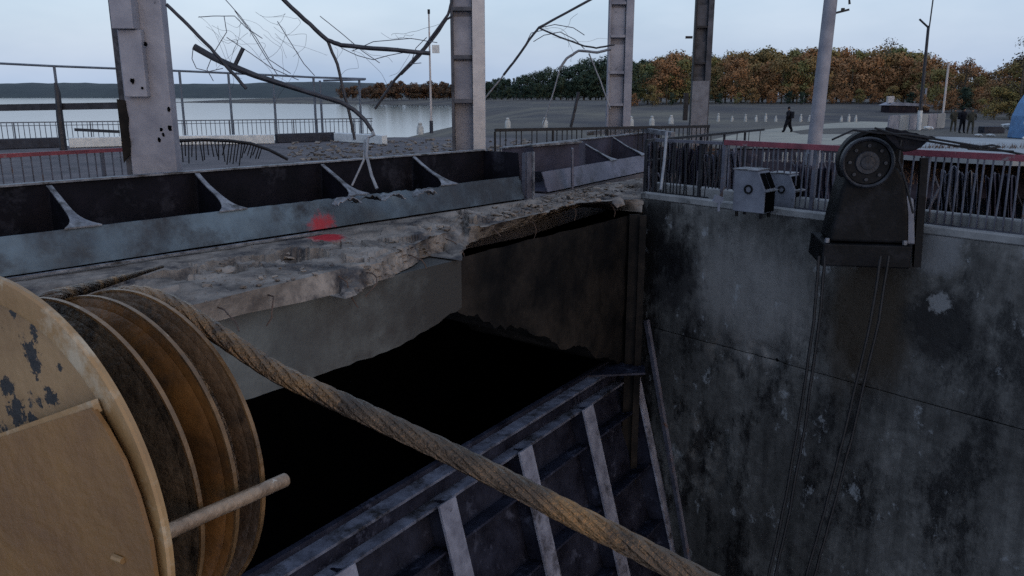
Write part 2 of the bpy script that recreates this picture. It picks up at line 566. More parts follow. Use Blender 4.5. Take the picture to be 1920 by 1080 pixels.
def colour_blot(m, centre, rad, col=(.34, .008, .018), ns=5.0, w=1.6, soft=.4, dens=.93):
    """a ragged blot of another colour at one spot of a material"""
    n, l = m.node_tree.nodes, m.node_tree.links
    b = n['Principled BSDF']
    src = b.inputs['Base Color'].links[0].from_socket
    g = n.new('ShaderNodeNewGeometry')
    sb_ = n.new('ShaderNodeVectorMath'); sb_.operation = 'DISTANCE'
    l.new(g.outputs['Position'], sb_.inputs[0])
    sb_.inputs[1].default_value = centre
    q = n.new('ShaderNodeTexNoise'); q.inputs['Scale'].default_value = ns; q.inputs['Detail'].default_value = 7
    q.inputs['Roughness'].default_value = .75
    l.new(g.outputs['Position'], q.inputs['Vector'])
    ad = n.new('ShaderNodeMath'); ad.operation = 'MULTIPLY_ADD'
    l.new(q.outputs['Fac'], ad.inputs[0]); ad.inputs[1].default_value = rad * w
    l.new(sb_.outputs['Value'], ad.inputs[2])
    mr = n.new('ShaderNodeMapRange')
    mr.inputs['From Min'].default_value = rad * (.7 + .5 * w)
    mr.inputs['From Max'].default_value = rad * (.7 + .5 * w + soft)
    mr.inputs['To Min'].default_value = dens
    mr.inputs['To Max'].default_value = 0
    l.new(ad.outputs[0], mr.inputs['Value'])
    mx = n.new('ShaderNodeMix'); mx.data_type = 'RGBA'
    l.new(mr.outputs[0], mx.inputs['Factor'])
    l.new(src, mx.inputs[6])
    mx.inputs[7].default_value = (*col, 1)
    l.new(mx.outputs[2], b.inputs['Base Color'])


colour_blot(M['blue_steel'], U(620, 424, .10), .36)
colour_blot(M['concrete'], U(614, 445, .0), .30)

# ================================================================== THE SETTING
LAKE_Z, LAND_Z = -2.5, -0.5
mb = MB()
mb.add([(-2500, 20, LAKE_Z), (900, 20, LAKE_Z), (900, 3000, LAKE_Z), (-2500, 3000, LAKE_Z)], [(0, 1, 2, 3)])
struct('lake_water', mb, M['water'])

SH = [(20, -9.0), (41, -9.0), (60, -10.5), (84, -13), (100, -8), (126, -7), (190, -11), (282, -17), (360, -26), (400, -40), (430, -92), (520, -220), (900, -300), (3000, -500)]


def shore(y):
    for (a, xa), (b, xb) in zip(SH, SH[1:]):
        if y <= b:
            return xa + (xb - xa) * (y - a) / (b - a)
    return SH[-1][1]


def land_h(x, y):
    d = x - shore(y) + 2.5 * noise.noise(Vector((x * .03, y * .03, 0)))
    w = 6 + y * 0.03
    h = LAND_Z
    t = min(1, max(0, (y - 95) / 45))
    h += 1.15 * t * t * (3 - 2 * t) * min(1, max(0, (d - w) / 30))
    if y > 200:
        h -= min(1.0, (y - 200) * 0.01)
    if d < w:
        u = d / w
        h = LAKE_Z + (h - LAKE_Z) * (u if u > 0 else u * 1.0)
        h = max(h, -9)
    if y > 60:
        h += 0.15 * noise.noise(Vector((x * .05, y * .05, 3)))
    return h


xs = [-900, -700, -500, -380, -300, -240, -190, -150, -120] + [-100 + i * 4 for i in range(0, 51)] + [104 + i * 10 for i in range(0, 12)] + [240, 300, 400, 600, 900]
ys = [42 + 5 * i for i in range(0, 40)] + [245 + i * 15 for i in range(0, 12)] + [440, 480, 520, 560, 620, 700, 900, 1400, 2200]
mb = MB()
vs = [(x, y, land_h(x, y)) for y in ys for x in xs]
nx = len(xs)
fs = [(j * nx + i, j * nx + i + 1, (j + 1) * nx + i + 1, (j + 1) * nx + i) for j in range(len(ys) - 1) for i in range(nx - 1)]
mb.add(vs, fs, True)
struct('ground', mb, M['grass'])

mb = MB()
pts = [U(x, y, LAND_Z + .004) for x, y in ((1335, 262), (1400, 247), (1480, 238), (1560, 231), (1700, 222), (1760, 220), (1765, 226), (1690, 236), (1640, 252), (1630, 268), (1500, 275))]
mb.add(pts, [tuple(range(len(pts)))])
struct('path', mb, M['path'])
mb = MB()
pts = [U(x, y, LAND_Z + .008) for x, y in ((1660, 262), (1760, 256), (1960, 262), (2150, 275), (2150, 298), (1900, 296), (1655, 284))]
mb.slab(pts[::-1], (0, 0, -.35))
struct('road', mb, M['apron'])

# far shore beyond the lake: low wooded ridge with real depth
mb = MB()
rows = 5
cols = 150
vs = []
for j in range(rows):
    for i in range(cols):
        x = -1900 + i * 14
        y = 1350 + j * 90 + 60 * noise.noise(Vector((x * .003, 0, 5)))
        hh = (-3, 13, 21, 24, 10)[j]
        z = hh + (0 if j == 0 else 5 * noise.noise(Vector((x * .004, j, 1))) + 3.0 * noise.noise(Vector((x * .03, j, 2))))
        z *= 1.0 - 0.25 * max(0, (x + 300) / 600) if x > -300 else 1.0
        vs.append((x, y, z))
fs = [(j * cols + i, j * cols + i + 1, (j + 1) * cols + i + 1, (j + 1) * cols + i) for j in range(rows - 1) for i in range(cols - 1)]
mb.add(vs, fs, True)
struct('hills', mb, M['hills'])

# ---- key lines of the dam deck
Z = Z_ = Vector((0, 0, 1))
G0, G1 = U(0, 525), U(985, 375)           # foot of the long girder
GD = (G1 - G0).normalized()
GP = Vector((-GD.y, GD.x, 0))             # towards the lake
GL = G0 - GD * 9
T0, T1 = U(1078, 352), U(1215, 322)       # foot of the second girder
K0, K1 = U(1200, 372), U(1920, 462)       # kerb along the machine floor
KD = (K1 - K0).normalized()
KN = Vector((-KD.y, KD.x, 0))             # away from the camera
E0, E1 = U(1207, 380), U(1292, 1060)      # left edge of the machine floor
ED = (E1 - E0).normalized()

# deck left of the pit and behind the girders
mb = MB()
poly = [GL + GP * .02, G1 + GP * .02, T0, T1, T1 + GD * 3, Vector((3.6, 31, 0)), Vector((0, 43, 0)), U(740, 257), U(-500, 290), Vector((-40, 20, 0))]
poly = [Vector((p.x, p.y, -0.006)) for p in poly]
mb.slab(poly[::-1], (0, 0, -.8))
struct('dam_deck', mb, M['deck'])
mb = MB()
mb.slab([GL + GP * 5 - Z_ * .81, G1 + GP * 5 - Z_ * .81, G1 + GP * 5.5 + GD * 8 - Z_ * .81, GL + GP * 5.5 - Z_ * .81], (0, 0, -14.5))
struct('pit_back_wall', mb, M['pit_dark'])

# broken ledge in front of the girders: noisy slab with a ragged face
TAB = [(-260, 565, 640, 690), (0, 525, 640, 690), (200, 494.5, 600, 645), (330, 474.7, 578, 618), (376, 467.7, 569, 611), (460, 455, 547, 588), (560, 439.7, 524, 568), (636, 428, 505, 550),
       (646, 426.6, 497, 561), (675, 422, 497, 546), (707, 417, 490, 528), (750, 411, 470, 512), (787, 405, 452, 485), (833, 398, 436, 470), (862, 394, 412, 489),
       (869, 392.6, 402, 470), (880, 391, 424, 456), (910, 386, 421, 444), (967, 378, 409, 428), (1027, 366, 394, 405), (1083, 354, 380, 389), (1133, 345, 376, 389), (1205, 333, 372, 398)]


def tab(x):
    for a, b in zip(TAB, TAB[1:]):
        if x <= b[0]:
            t = (x - a[0]) / (b[0] - a[0])
            return [a[k] + (b[k] - a[k]) * t for k in (1, 2, 3)]
    return TAB[-1][1:]


mb = MB()
NC, NT, NF = 560, 34, 12


def facet(p, f, k):
    c = noise.voronoi(p * f)[1][0]
    a = noise.noise(c * 3.7 + Vector((k, 0, 0)))
    b = Vector((noise.noise(c * 2.1), noise.noise(c * 1.3 + Vector((9, 0, 0))), 0)) * 1.5
    return a + (p * f - c).dot(b)


for i in range(NC):
    x = -260 + (1205 + 260) * i / (NC - 1)
    b_, t_, f_ = tab(x)
    Pb = U(x, b_)
    Pt = U(x, t_)
    Pf = U(x, f_, -0.27)
    for j in range(NT):
        u = j / (NT - 1)
        p = Pb.lerp(Pt, u)
        q = Vector((p.x * 2.2, p.y * 2.2, 0))
        am = min(1, u * 3) * (1.0 if x > 640 else 0.45) * ((0.35 if x > 640 else .05) if u > .93 else 1)
        z = am * (0.07 * noise.noise(q) + 0.10 * facet(p, 1.25, 1) + 0.022 * facet(p, 4.5, 5) + 0.012 * noise.noise(q * 11))
        # spalled hollow along the middle of the first slab
        if x < 640 and .28 < u < .7:
            mk = noise.noise(Vector((p.x * 1.3, p.y * 1.3, 9))) + .6 * noise.noise(Vector((p.x * 4.2, p.y * 4.2, 2))) + .12
            z -= 0.17 * min(1, max(0, mk * 5)) * (1 if .34 < u < .66 else .0)
            z -= 0.10 * max(0, noise.noise(Vector((p.x * 3.0, p.y * 3.0, 4))) + .18) * math.sin((u - .28) / .42 * math.pi)
        mb.v.append(p + Vector((0, 0, z)))
    for j in range(1, NF + 1):
        u = j / NF
        p = Pt.lerp(Pf, u)
        rgh = 0.05 if x > 640 else 0.006
        nn = .9 * facet(p, 3.0, 3) + (.40 if x < 860 else .12) * facet(p, 7.0, 8) + (.12 if x < 860 else .04) * noise.noise(p * 20)
        mb.v.append(p + Vector((.82, -.57, .15)) * nn * rgh * (2 if 640 < x < 1150 else 1))
    # underside returning back
    mb.v.append(Pf - Vector((.82, -.57, 0)) * 1.2)
NR = NT + NF + 1
for i in range(NC - 1):
    for j in range(NR - 1):
        mb.f.append((i * NR + j, i * NR + j + 1, (i + 1) * NR + j + 1, (i + 1) * NR + j))
        mb.sm.append(False)
struct('concrete_ledge', mb, M['concrete'])

# pit: beam under the slab, walls, bottom
def under(x, y, z, back=0.0):
    return U(x, y, z) - Vector((.80, -.60, 0)) * back


B_a, B_b = U(380, 610, -.29), U(866, 489, -.29)
bd = (B_b - B_a).normalized()
bn = Vector((-bd.y, bd.x, 0))
B_l, B_r = B_a - bd * 8, B_b + bd * 0.1
mb = MB()
nb = 90
BL = (B_r - B_l).length
for i in range(nb + 1):
    u = i / nb
    p = B_l.lerp(B_r, u) + bn * .10
    tail = max(0, 1 - (1 - u) * BL / 1.5)
    rag = .025 * noise.noise(Vector((u * 60, 0, 3))) + tail * (.30 + .16 * noise.noise(Vector((u * 130, 1, 3))))
    mb.v += [p, p + Vector((0, 0, -1.08 + rag)), p + bn * 1.1 + Vector((0, 0, -1.08 + rag)), p + bn * 1.1]
for i in range(nb):
    k = i * 4
    mb.f += [(k, k + 4, k + 5, k + 1), (k + 1, k + 5, k + 6, k + 2), (k + 3, k, k + 4, k + 7)]
k = nb * 4
mb.f.append((k, k + 1, k + 2, k + 3))
mb.sm += [False] * len(mb.f)
colour_blot(M['concrete_face'], B_r + bn * .1 + Vector((0, 0, -.4)), 1.3, (.030, .026, .024), 1.6, 1.4, .9, .95)  # fade into the dark wall put into the beam end's colour
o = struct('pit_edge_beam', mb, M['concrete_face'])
mb = MB()
F_a, F_b = B_r + bn * .22, U(1204, 398, -.29)
fw_n = 80
fdir = F_b - F_a
for i in range(fw_n + 1):
    u = i / fw_n
    p = F_a + fdir * u
    zb = -1.15 - 2.7 * u + .22 * noise.noise(Vector((u * 9, 3, 1))) + .10 * noise.noise(Vector((u * 40, 3, 2)))
    p = Vector((p.x, p.y, -.29))
    for k in range(9):
        q = Vector((p.x, p.y, -.29 + (zb + .29) * k / 8))
        mb.v.append(q - bn * (.05 * noise.noise(q * 1.7) + .03 * facet(q, 4, 2)))
    mb.v.append(Vector((p.x, p.y, zb)) + bn * 2.2)
for i in range(fw_n):
    for k in range(9):
        a = i * 10 + k
        mb.f.append((a, a + 1, a + 11, a + 10)); mb.sm.append(k < 8)
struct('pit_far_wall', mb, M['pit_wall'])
mb = MB()
c0_ = Vector((F_b.x + .25, F_b.y + .3, -.35))
c1_ = G1 + GP * 5.2 + GD * 8 - Z_ * .82
mb.slab([c0_, c1_, c1_ + GP * .4, c0_ + Vector((.1, .4, 0))], (0, 0, -14.4))
struct('pit_corner_wall', mb, M['pit_dark'])
mb = MB()
mb.add([(-40, -8, -15), (80, -8, -15), (80, 45, -15), (-40, 45, -15)], [(0, 1, 2, 3)])
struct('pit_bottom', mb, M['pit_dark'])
mb = MB()
w = B_l - bd * 6 + bn * 5
mb.slab([Vector((-40, -1, -.7)), Vector((-40, 26, -.7)), Vector((-39, 26, -.7)), Vector((-39, -1, -.7))], (0, 0, -14.3))
struct('pit_end_wall', mb, M['pit_dark'])

# the upright face of the pier below the kerb: separate concrete lifts with open joints
WN = Vector((KD.y, -KD.x, 0))             # out of the wall, towards the camera


def WPT(px, py, off=0.0):
    d = ray(px, py)
    o = K0 + WN * off
    return C0 + d * ((o - C0).dot(WN) / d.dot(WN))


M['wall_stain'] = wall_mat()
colour_blot(M['wall_stain'], WPT(1758, 468), .42, (.17, .17, .18), 3.0, 1.5, .5, .8)
colour_blot(M['wall_stain'], WPT(1762, 610), .62, (.012, .011, .012), 2.6, 1.6, .5, .92)
colour_blot(M['wall_stain'], WPT(1762, 566), .20, (.20, .20, .21), 6.0, 2.4, .3, .85)
colour_blot(M['wall_stain'], WPT(1260, 520), .75, (.016, .015, .017), 2.0, 2.2, .6, .85)
zj = WPT(1535, 700).z
pier = root('pier_wall', K0, 'tall stained concrete pier wall below the railing and the black machine', 'wall')
WLEN = (K1 - K0).length + 7
zs = [-.005, zj + .0, -15]
sp0, sp1 = WPT(1395, 668), WPT(1330, 860)
for li in range(len(zs) - 1):
    z1, z0 = zs[li] - (0 if li == 0 else .009), zs[li + 1] + .009
    nz_ = int((z1 - z0) / .08)
    ns_ = 200
    m = MB()
    for j in range(nz_ + 1):
        for i in range(ns_ + 1):
            q = WLEN * i / ns_
            p = K0 + KD * q + Vector((0, 0, z1 + (z0 - z1) * j / nz_))
            dd = .012 * noise.noise(p * .8) + .006 * noise.noise(p * 4)
            for c_, rx_, rz_ in ((sp0, 1.0, .42), (sp1, .45, 1.1)):
                e = math.sqrt(((p - c_).dot(KD) / rx_) ** 2 + ((p.z - c_.z) / rz_) ** 2) + .45 * noise.noise(p * 2.3)
                if e < 1:
                    dd -= .07 * min(1, (1 - e) * 5) * (.6 + facet(p, 5, 2) * .6)
            ej = min(j, nz_ - j)
            if ej == 0:
                dd -= .02 * max(0, noise.noise(Vector((q * 1.5, z1, 3))) + .3) + .004
            m.v.append(p + WN * dd)
    for j in range(nz_):
        for i in range(ns_):
            k = j * (ns_ + 1) + i
            m.f.append((k, k + ns_ + 1, k + ns_ + 2, k + 1)); m.sm.append(True)
    b0_ = len(m.v)
    for (j) in (0, nz_):
        for i in range(ns_ + 1):
            m.v.append(m.v[j * (ns_ + 1) + i] - WN * .2)
    for i in range(ns_):
        m.f.append((i, i + 1, b0_ + i + 1, b0_ + i)); m.sm.append(False)
        a_ = nz_ * (ns_ + 1) + i
        c_ = b0_ + ns_ + 1 + i
        m.f.append((a_, c_, c_ + 1, a_ + 1)); m.sm.append(False)
    part('concrete_lift', m, M['wall_stain'], pier)
m = MB()
m.slab([K0 - WN * .08, K0 + KD * WLEN - WN * .08, K0 + KD * WLEN - WN * 1.0, K0 - WN * 1.0], (0, 0, -15))
part('core', m, M['pit_dark'], pier)
m = MB()
m.slab([K0 - WN * .03 + Vector((0, 0, .002)), K0 - WN * 1.1 + Vector((0, 0, .002)), K0 + KD * WLEN - WN * 1.1 + Vector((0, 0, .002)), K0 + KD * WLEN - WN * .03 + Vector((0, 0, .002))][::-1], (0, 0, -.12))
part('walkway', m, M['deck'], pier)

# kerb behind the floor and lip of its edge
mb = MB()
mb.bar(K0 + KN * .10 + Vector((0, 0, .07)), K1 + KD * 4 + KN * .10 + Vector((0, 0, .07)), .2, .14)
mb.bar(K0 + KN * .52 + Vector((0, 0, .16)), K1 + KD * 4 + KN * .52 + Vector((0, 0, .16)), .2, .32)
o = struct('kerb', mb, M['kerb_grey'])
bevel(o, .02, 1)

# channel behind the kerb: far bank
mb = MB()
bk = []
for i in range(90):
    x = -2 + i * .9
    for j in range(9):
        u = j / 8
        y = 42.2 - 9 * u
        z = LAND_Z - .02 - 4.2 * u ** 1.2 + .35 * noise.noise(Vector((x * .4, y * .4, 7))) * math.sin(u * 3.1)
        bk.append((x, y, z))
    bk.append((x, 33.1, -15))
mb.add(bk, [(i * 10 + j, i * 10 + j + 1, (i + 1) * 10 + j + 1, (i + 1) * 10 + j) for i in range(89) for j in range(9)], True)
struct('channel_bank', mb, M['bank'])

# ================================================================== GIRDERS
def girder(name, label, A, B, ribs, w=1.2, hb=1.0, hf=.50, mats=('blue_steel', 'dark_steel', 'edge_steel'), endpost=True, slope=.16, flare=True):
    D = (B - A).normalized()
    P = Vector((-D.y, D.x, 0))
    rt = root(name, A, label, 'girder')
    Z = Vector((0, 0, 1))
    m = MB()
    LL = (B - A).length
    ni, nj = int(LL / .06), 9
    for side in (0, 1):
        for i in range(ni + 1):
            q = LL * i / ni
            c_ = A + D * q
            ragged = math.exp(-((q - LL * .80) / 1.3) ** 2)
            top = hf - ragged * .10 * abs(noise.noise(Vector((q * 3.1, 2, 1))) + .4 * noise.noise(Vector((q * 11, 2, 5)))) * 2 - .008 * abs(noise.noise(Vector((q * 1.3, 8, 8))))
            for j in range(nj + 1):
                v_ = j / nj
                p = c_ + P * (slope * v_) + Z * (.035 + (top - .035) * v_)
                dn_ = .022 * noise.noise(p * 1.1) + .010 * noise.noise(p * 3.7) + ragged * (.05 * noise.noise(p * 2.6) - .03 * v_)
                m.v.append(p - P * dn_ + P * (.022 * side))
    ro_ = (ni + 1) * (nj + 1)
    for i in range(ni):
        for j in range(nj):
            a = i * (nj + 1) + j
            b_ = a + nj + 1
            m.f.append((a, b_, b_ + 1, a + 1)); m.sm.append(True)
            m.f.append((a + ro_, a + ro_ + 1, b_ + ro_ + 1, b_ + ro_)); m.sm.append(True)
        for j in (0, nj):
            a = i * (nj + 1) + j
            b_ = a + nj + 1
            m.f.append((a, a + ro_, b_ + ro_, b_)); m.sm.append(False)
    for i in (0, ni):
        for j in range(nj):
            a = i * (nj + 1) + j
            m.f.append((a, a + 1, a + 1 + ro_, a + ro_)); m.sm.append(False)
    part('front_plate', m, M[mats[0]], rt)
    m = MB()
    m.slab([A + P * w, A + P * w + Z * hb, A + P * (w + .03) + Z * hb, A + P * (w + .03)], B - A)
    part('back_web', m, M[mats[1]], rt)
    m = MB()
    m.slab([A + P * (w - .05) + Z * (hb + .003), A + P * (w + .10) + Z * (hb + .003), A + P * (w + .10) + Z * (hb + .03), A + P * (w - .05) + Z * (hb + .03)], B - A)
    part('top_flange', m, M[mats[2]], rt)
    m = MB()
    m.slab([A + P * .04 + Z * .02, A + P * .04 + Z * .05, A + P * (w - .003) + Z * .05, A + P * (w - .003) + Z * .02], B - A)
    part('floor_plate', m, M[mats[1]], rt)
    for q in ribs:
        t = A + D * q
        m = MB()
        m.slab([t + P * .19 + Z * .06, t + P * (slope + .045) + Z * (hf - .02), t + P * (w - .06) + Z * (hb - .03), t + P * (w - .005) + Z * .06], D * .02)
        rb = part('rib', m, M[mats[1]], rt)
        m = MB()
        a_ = t + P * (slope - .03) + Z * (hf + .012)
        b_ = t + P * (w - .07) + Z * (hb - .01)
        ww = .075
        fl_ = .20 if flare else .1
        n_ = 12
        vs_ = []
        for i in range(n_ + 1):
            u = i / n_
            c = a_.lerp(b_, u) + Vector((0, 0, -.02 * math.sin(u * 3.14) + .006 * math.sin(q * 7 + u * 9)))
            hw = ww / 2 + fl_ * math.exp(-u * 7)
            for s_ in (-1, 1):
                vs_.append(c + D * s_ * hw)
            for s_ in (-1, 1):
                vs_.append(c + D * s_ * hw - Z * .02)
        fs_ = []
        for i in range(n_):
            k = i * 4
            fs_ += [(k, k + 1, k + 5, k + 4), (k + 2, k + 6, k + 7, k + 3), (k, k + 4, k + 6, k + 2), (k + 1, k + 3, k + 7, k + 5)]
        fs_ += [(0, 2, 3, 1), (n_ * 4, n_ * 4 + 1, n_ * 4 + 3, n_ * 4 + 2)]
        m.add(vs_, fs_)
        part('rib_flange', m, M[mats[2]], rb)
    if endpost:
        m = MB()
        m.bar(B + P * .02 - D * .02, B + P * .02 - D * .02 + Z * 1.0, .10, .03, D)
        m.bar(B - P * .05 + D * .06, B - P * .05 + D * .06 + Z * 1.02, .03, .16, D)
        part('end_post', m, M['rail_grey'], rt)
        m = MB()
        m.bar(B - P * .09 + D * .16, B - P * .09 + D * .16 + Z * 1.02, .04, .04, D)
        part('end_post', m, M['edge_steel'], rt)
        m = MB()
        m.slab([B + P * .1 + Z * .02, B + P * w + Z * .02, B + P * w + Z * hb, B + P * .2 + Z * hb], -D * .02)
        part('end_plate', m, M[mats[1]], rt)
    return rt, D, P


def along(A, D, px, zz):
    """distance along a base line where the height zz over it shows at column px"""
    lo, hi = -15.0, 40.0
    for _ in range(50):
        mid = (lo + hi) / 2
        p = A + D * mid + Vector((0, 0, zz)) - C0
        x = 960 + FPX * p.x / p.dot(FW)
        if x < px:
            lo = mid
        else:
            hi = mid
    return lo


ribs = [along(GL, GD, x, .5) for x in (-260, 165, 447, 682, 852)]
gr, gD, gP = girder('plate_girder', 'long blue grey steel girder with sloping ribs lying along the broken ledge', GL, G1, ribs)
# low rail strip in front of it
m = MB()
m.bar(GL - gP * .10 + Vector((0, 0, .04)), U(600, 438) - gP * .10 + Vector((0, 0, .04)), .05, .03)
part('base_strip', m, M['edge_steel'], gr)
random.seed(19)
for (x, y, w_, h_) in ((668, 372, 46, 15), (705, 366, 52, 18), (752, 362, 40, 12), (812, 352, 36, 9)):
    m = MB()
    n_ = 12
    p0_ = U(x - w_ / 2, y + 68) ; p1_ = U(x + w_ / 2, y + 62)
    p0_ = p0_ + gP * .17; p1_ = p1_ + gP * .17
    for i in range(n_ + 1):
        u = i / n_
        p = p0_.lerp(p1_, u)
        for k in range(5):
            v_ = k / 4
            hh = .47 + .10 * math.sin(u * 3.1) * (1 - v_ * .3) + .05 * noise.noise(Vector((u * 5, v_ * 3, x)))
            m.v.append(p + Z * hh + gP * (v_ * .30 * (.5 + .5 * math.sin(u * 3.1)) - .05) + Z * .05 * noise.noise(Vector((u * 9, v_ * 7, x))))
    for i in range(n_):
        for k in range(4):
            a = i * 5 + k
            m.f.append((a, a + 5, a + 6, a + 1)); m.sm.append(False)
    o = part('torn_flap', m, M['edge_steel'] if x != 705 else M['blue_steel'], gr)
    o.modifiers.new('thick', 'SOLIDIFY').thickness = .015

ribs2 = [along(T0, (T1 - T0).normalized(), x, .5) for x in (1160, 1216)]
TD = (T1 - T0).normalized()
TA, TB = T0 - TD * 1.4, T1 + TD * 4
M['purple_steel'] = mat('dull_purple_grey_steel', (0.15, 0.145, 0.195), (0.075, 0.072, 0.10), 1.2, 0.6, 0, (0.04, 0.035, 0.045), 1.6, 0.6, 0.2, w3=0.08)
M['purple_dark'] = mat('dark_purple_web', (0.060, 0.056, 0.085), (0.030, 0.028, 0.043), 1.2, 0.7, bump=.2, spec=0.2)
gr2, tD, tP = girder('plate_girder', 'shorter purple grey girder beyond the end post of the long one', TA, TB, [q + 1.4 for q in ribs2], 1.2, .98, .48,
                     ('purple_steel', 'purple_dark', 'edge_steel'), False)
# boxed bay at its near end
m = MB()
m.slab([V(1000, 275, 19.5), V(1086, 268, 20.2), V(1086, 320, 20.2), V(1000, 322, 19.5)], (.2, .5, 0))
part('box_panel', m, M['purple_dark'], gr2)
m = MB()
m.bar(V(996, 273, 19.4), V(1088, 266, 20.2), .12, .05)
part('panel_cap', m, M['edge_steel'], gr2)
m = MB()
m.bar(V(1073, 278, 18.9), V(1073, 352, 18.9), .34, .04)
part('panel_post', m, M['purple_steel'], gr2)

# gate in the pit: top girder, ribs running down, skin behind
GZ = -.5
g0, g1 = U(470, 1086, GZ), U(1132, 688, GZ)
GTD = (g1 - g0).normalized()
GTP = Vector((GTD.y, -GTD.x, 0))          # towards the camera, right
g0 = g0 - GTD * 1.6
g1e = g1 + GTD * .12
gt = root('sluice_gate', g0, 'blue grey steel sluice gate with ribs, standing in the open pit', 'gate')
Z = Vector((0, 0, 1))
m = MB()
m.slab([g0, g0 + GTP * .13, g0 + GTP * .13 - Z * .02, g0 - Z * .02], g1e - g0)
part('top_flange', bm_ if False else m, M['gate_steel'], gt)
m = MB()
m.slab([g0 + GTP * .06 - Z * .023, g0 + GTP * .08 - Z * .023, g0 + GTP * .08 - Z * .16, g0 + GTP * .06 - Z * .16], g1e - g0)
part('girder_web', m, M['gate_dark'], gt)
m = MB()
m.slab([g0 + GTP * .02 - Z * .163, g0 + GTP * .175 - Z * .163, g0 + GTP * .175 - Z * .185, g0 + GTP * .02 - Z * .185], g1e - g0)
part('lower_flange', m, M['gate_steel'], gt)
m = MB()
m.bar(g0 - GTP * .01 + Z * .02, g1e - GTP * .01 + Z * .02, .04, .04)
part('seal_strip', m, M['gate_dark'], gt)
dn = (GTP * .27 - Z).normalized()
nrm = GTD.cross(dn).normalized()
if nrm.dot(GTP) < 0:
    nrm = -nrm
s0 = g0 - Z * .187
s1 = g1e + GTD * .35 - Z * .187
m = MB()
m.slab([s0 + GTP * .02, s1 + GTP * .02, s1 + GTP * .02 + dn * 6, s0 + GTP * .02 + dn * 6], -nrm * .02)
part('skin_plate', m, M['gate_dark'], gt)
gl = (g1 - g0).length
HW = (.10, .085, .085, .07)
gate_q = []
for (px, py, wd) in ((640, 1060, .15), (832, 925, .15), (976, 812, .15), (1092, 727, .15), (1185, 670, .09)):
    d_ = ray(px, py)
    o_ = s0 + GTP * .02 + nrm * .20
    a = C0 + d_ * ((o_ - C0).dot(nrm) / d_.dot(nrm))
    q = (a - s0).dot(GTD)
    gate_q.append(q)
    base = s0 + GTD * q
    m = MB()
    ff = base + GTP * .02 + nrm * .20
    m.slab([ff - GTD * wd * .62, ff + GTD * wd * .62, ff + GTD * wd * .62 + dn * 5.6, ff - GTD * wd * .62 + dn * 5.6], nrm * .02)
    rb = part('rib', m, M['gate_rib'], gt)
    m = MB()
    ff = base + GTP * .02 + nrm * .003
    m.slab([ff - GTD * .01, ff - GTD * .01 + nrm * .195, ff - GTD * .01 + nrm * .195 + dn * 5.6, ff - GTD * .01 + dn * 5.6], GTD * .02)
    part('rib_web', m, M['gate_dark'], rb)
    for k in range(5):
        d0 = .45 + k * .75
        m = MB()
        e = ff + dn * d0 + GTD * .012
        m.slab([e + nrm * .18, e + nrm * .18 + dn * .28, e + GTD * .32 + dn * .14, e + GTD * .30], nrm.cross(GTD).normalized() * .015)
        part('gusset', m, M['gate_steel'], rb)
for k in range(6):
    d0 = .35 + k * .62
    m = MB()
    e0 = s0 + GTP * .02 + dn * d0 + nrm * .003
    e1 = s1 + GTP * .02 + dn * d0 + nrm * .003
    m.slab([e0, e0 + nrm * .16, e0 + nrm * .16 + dn * .018, e0 + dn * .018], e1 - e0)
    part('stringer', m, M['gate_dark'], gt)
gk = 2.15
# corner bracket where the gate meets the wall
m = MB()
m.slab([g1e - GTD * .5 - Z * .001, g1e + GTD * .1, g1e + GTD * .1 + GTP * .35, g1e - GTD * .1 + GTP * .45], (0, 0, .02))
part('corner_plate', m, M['gate_dark'], gt)
gt.location = C0 + (Vector(gt.location) - C0) * gk
gt.scale = (gk, gk, gk)

# inclined guide strip on the pier wall where the gate meets it
m = MB()
m.bar(WPT(1212, 600, .05), WPT(1292, 1062, .05), .09, .10, KD)
m.bar(WPT(1292, 1062, .05), WPT(1312, 1160, .05), .09, .10, KD)
solo('seal_strip', m, M['rail_grey'], 'narrow inclined steel seal strip running down the pier wall beside the gate', 'seal strip')
# vertical guide channel at the far corner
m = MB()
p0 = U(1190, 402, -.25)
m.bar(p0, p0 + Vector((0, 0, -9)), .08, .22, (1, 0, 0))
m.bar(p0 + Vector((.16, -.12, 0)), p0 + Vector((.16, -.12, -9)), .06, .14, (1, 0, 0))
solo('gate_guide', m, M['pit_wall'], 'upright rusty gate guide in the far corner of the pit', 'guide rail')

# ================================================================== COLUMNS
CD = Vector((math.sin(R(28)), math.cos(R(28)), 0))
CP = Vector((CD.y, -CD.x, 0))


def z_at(px, py, depth):
    return V(px, py, depth).z


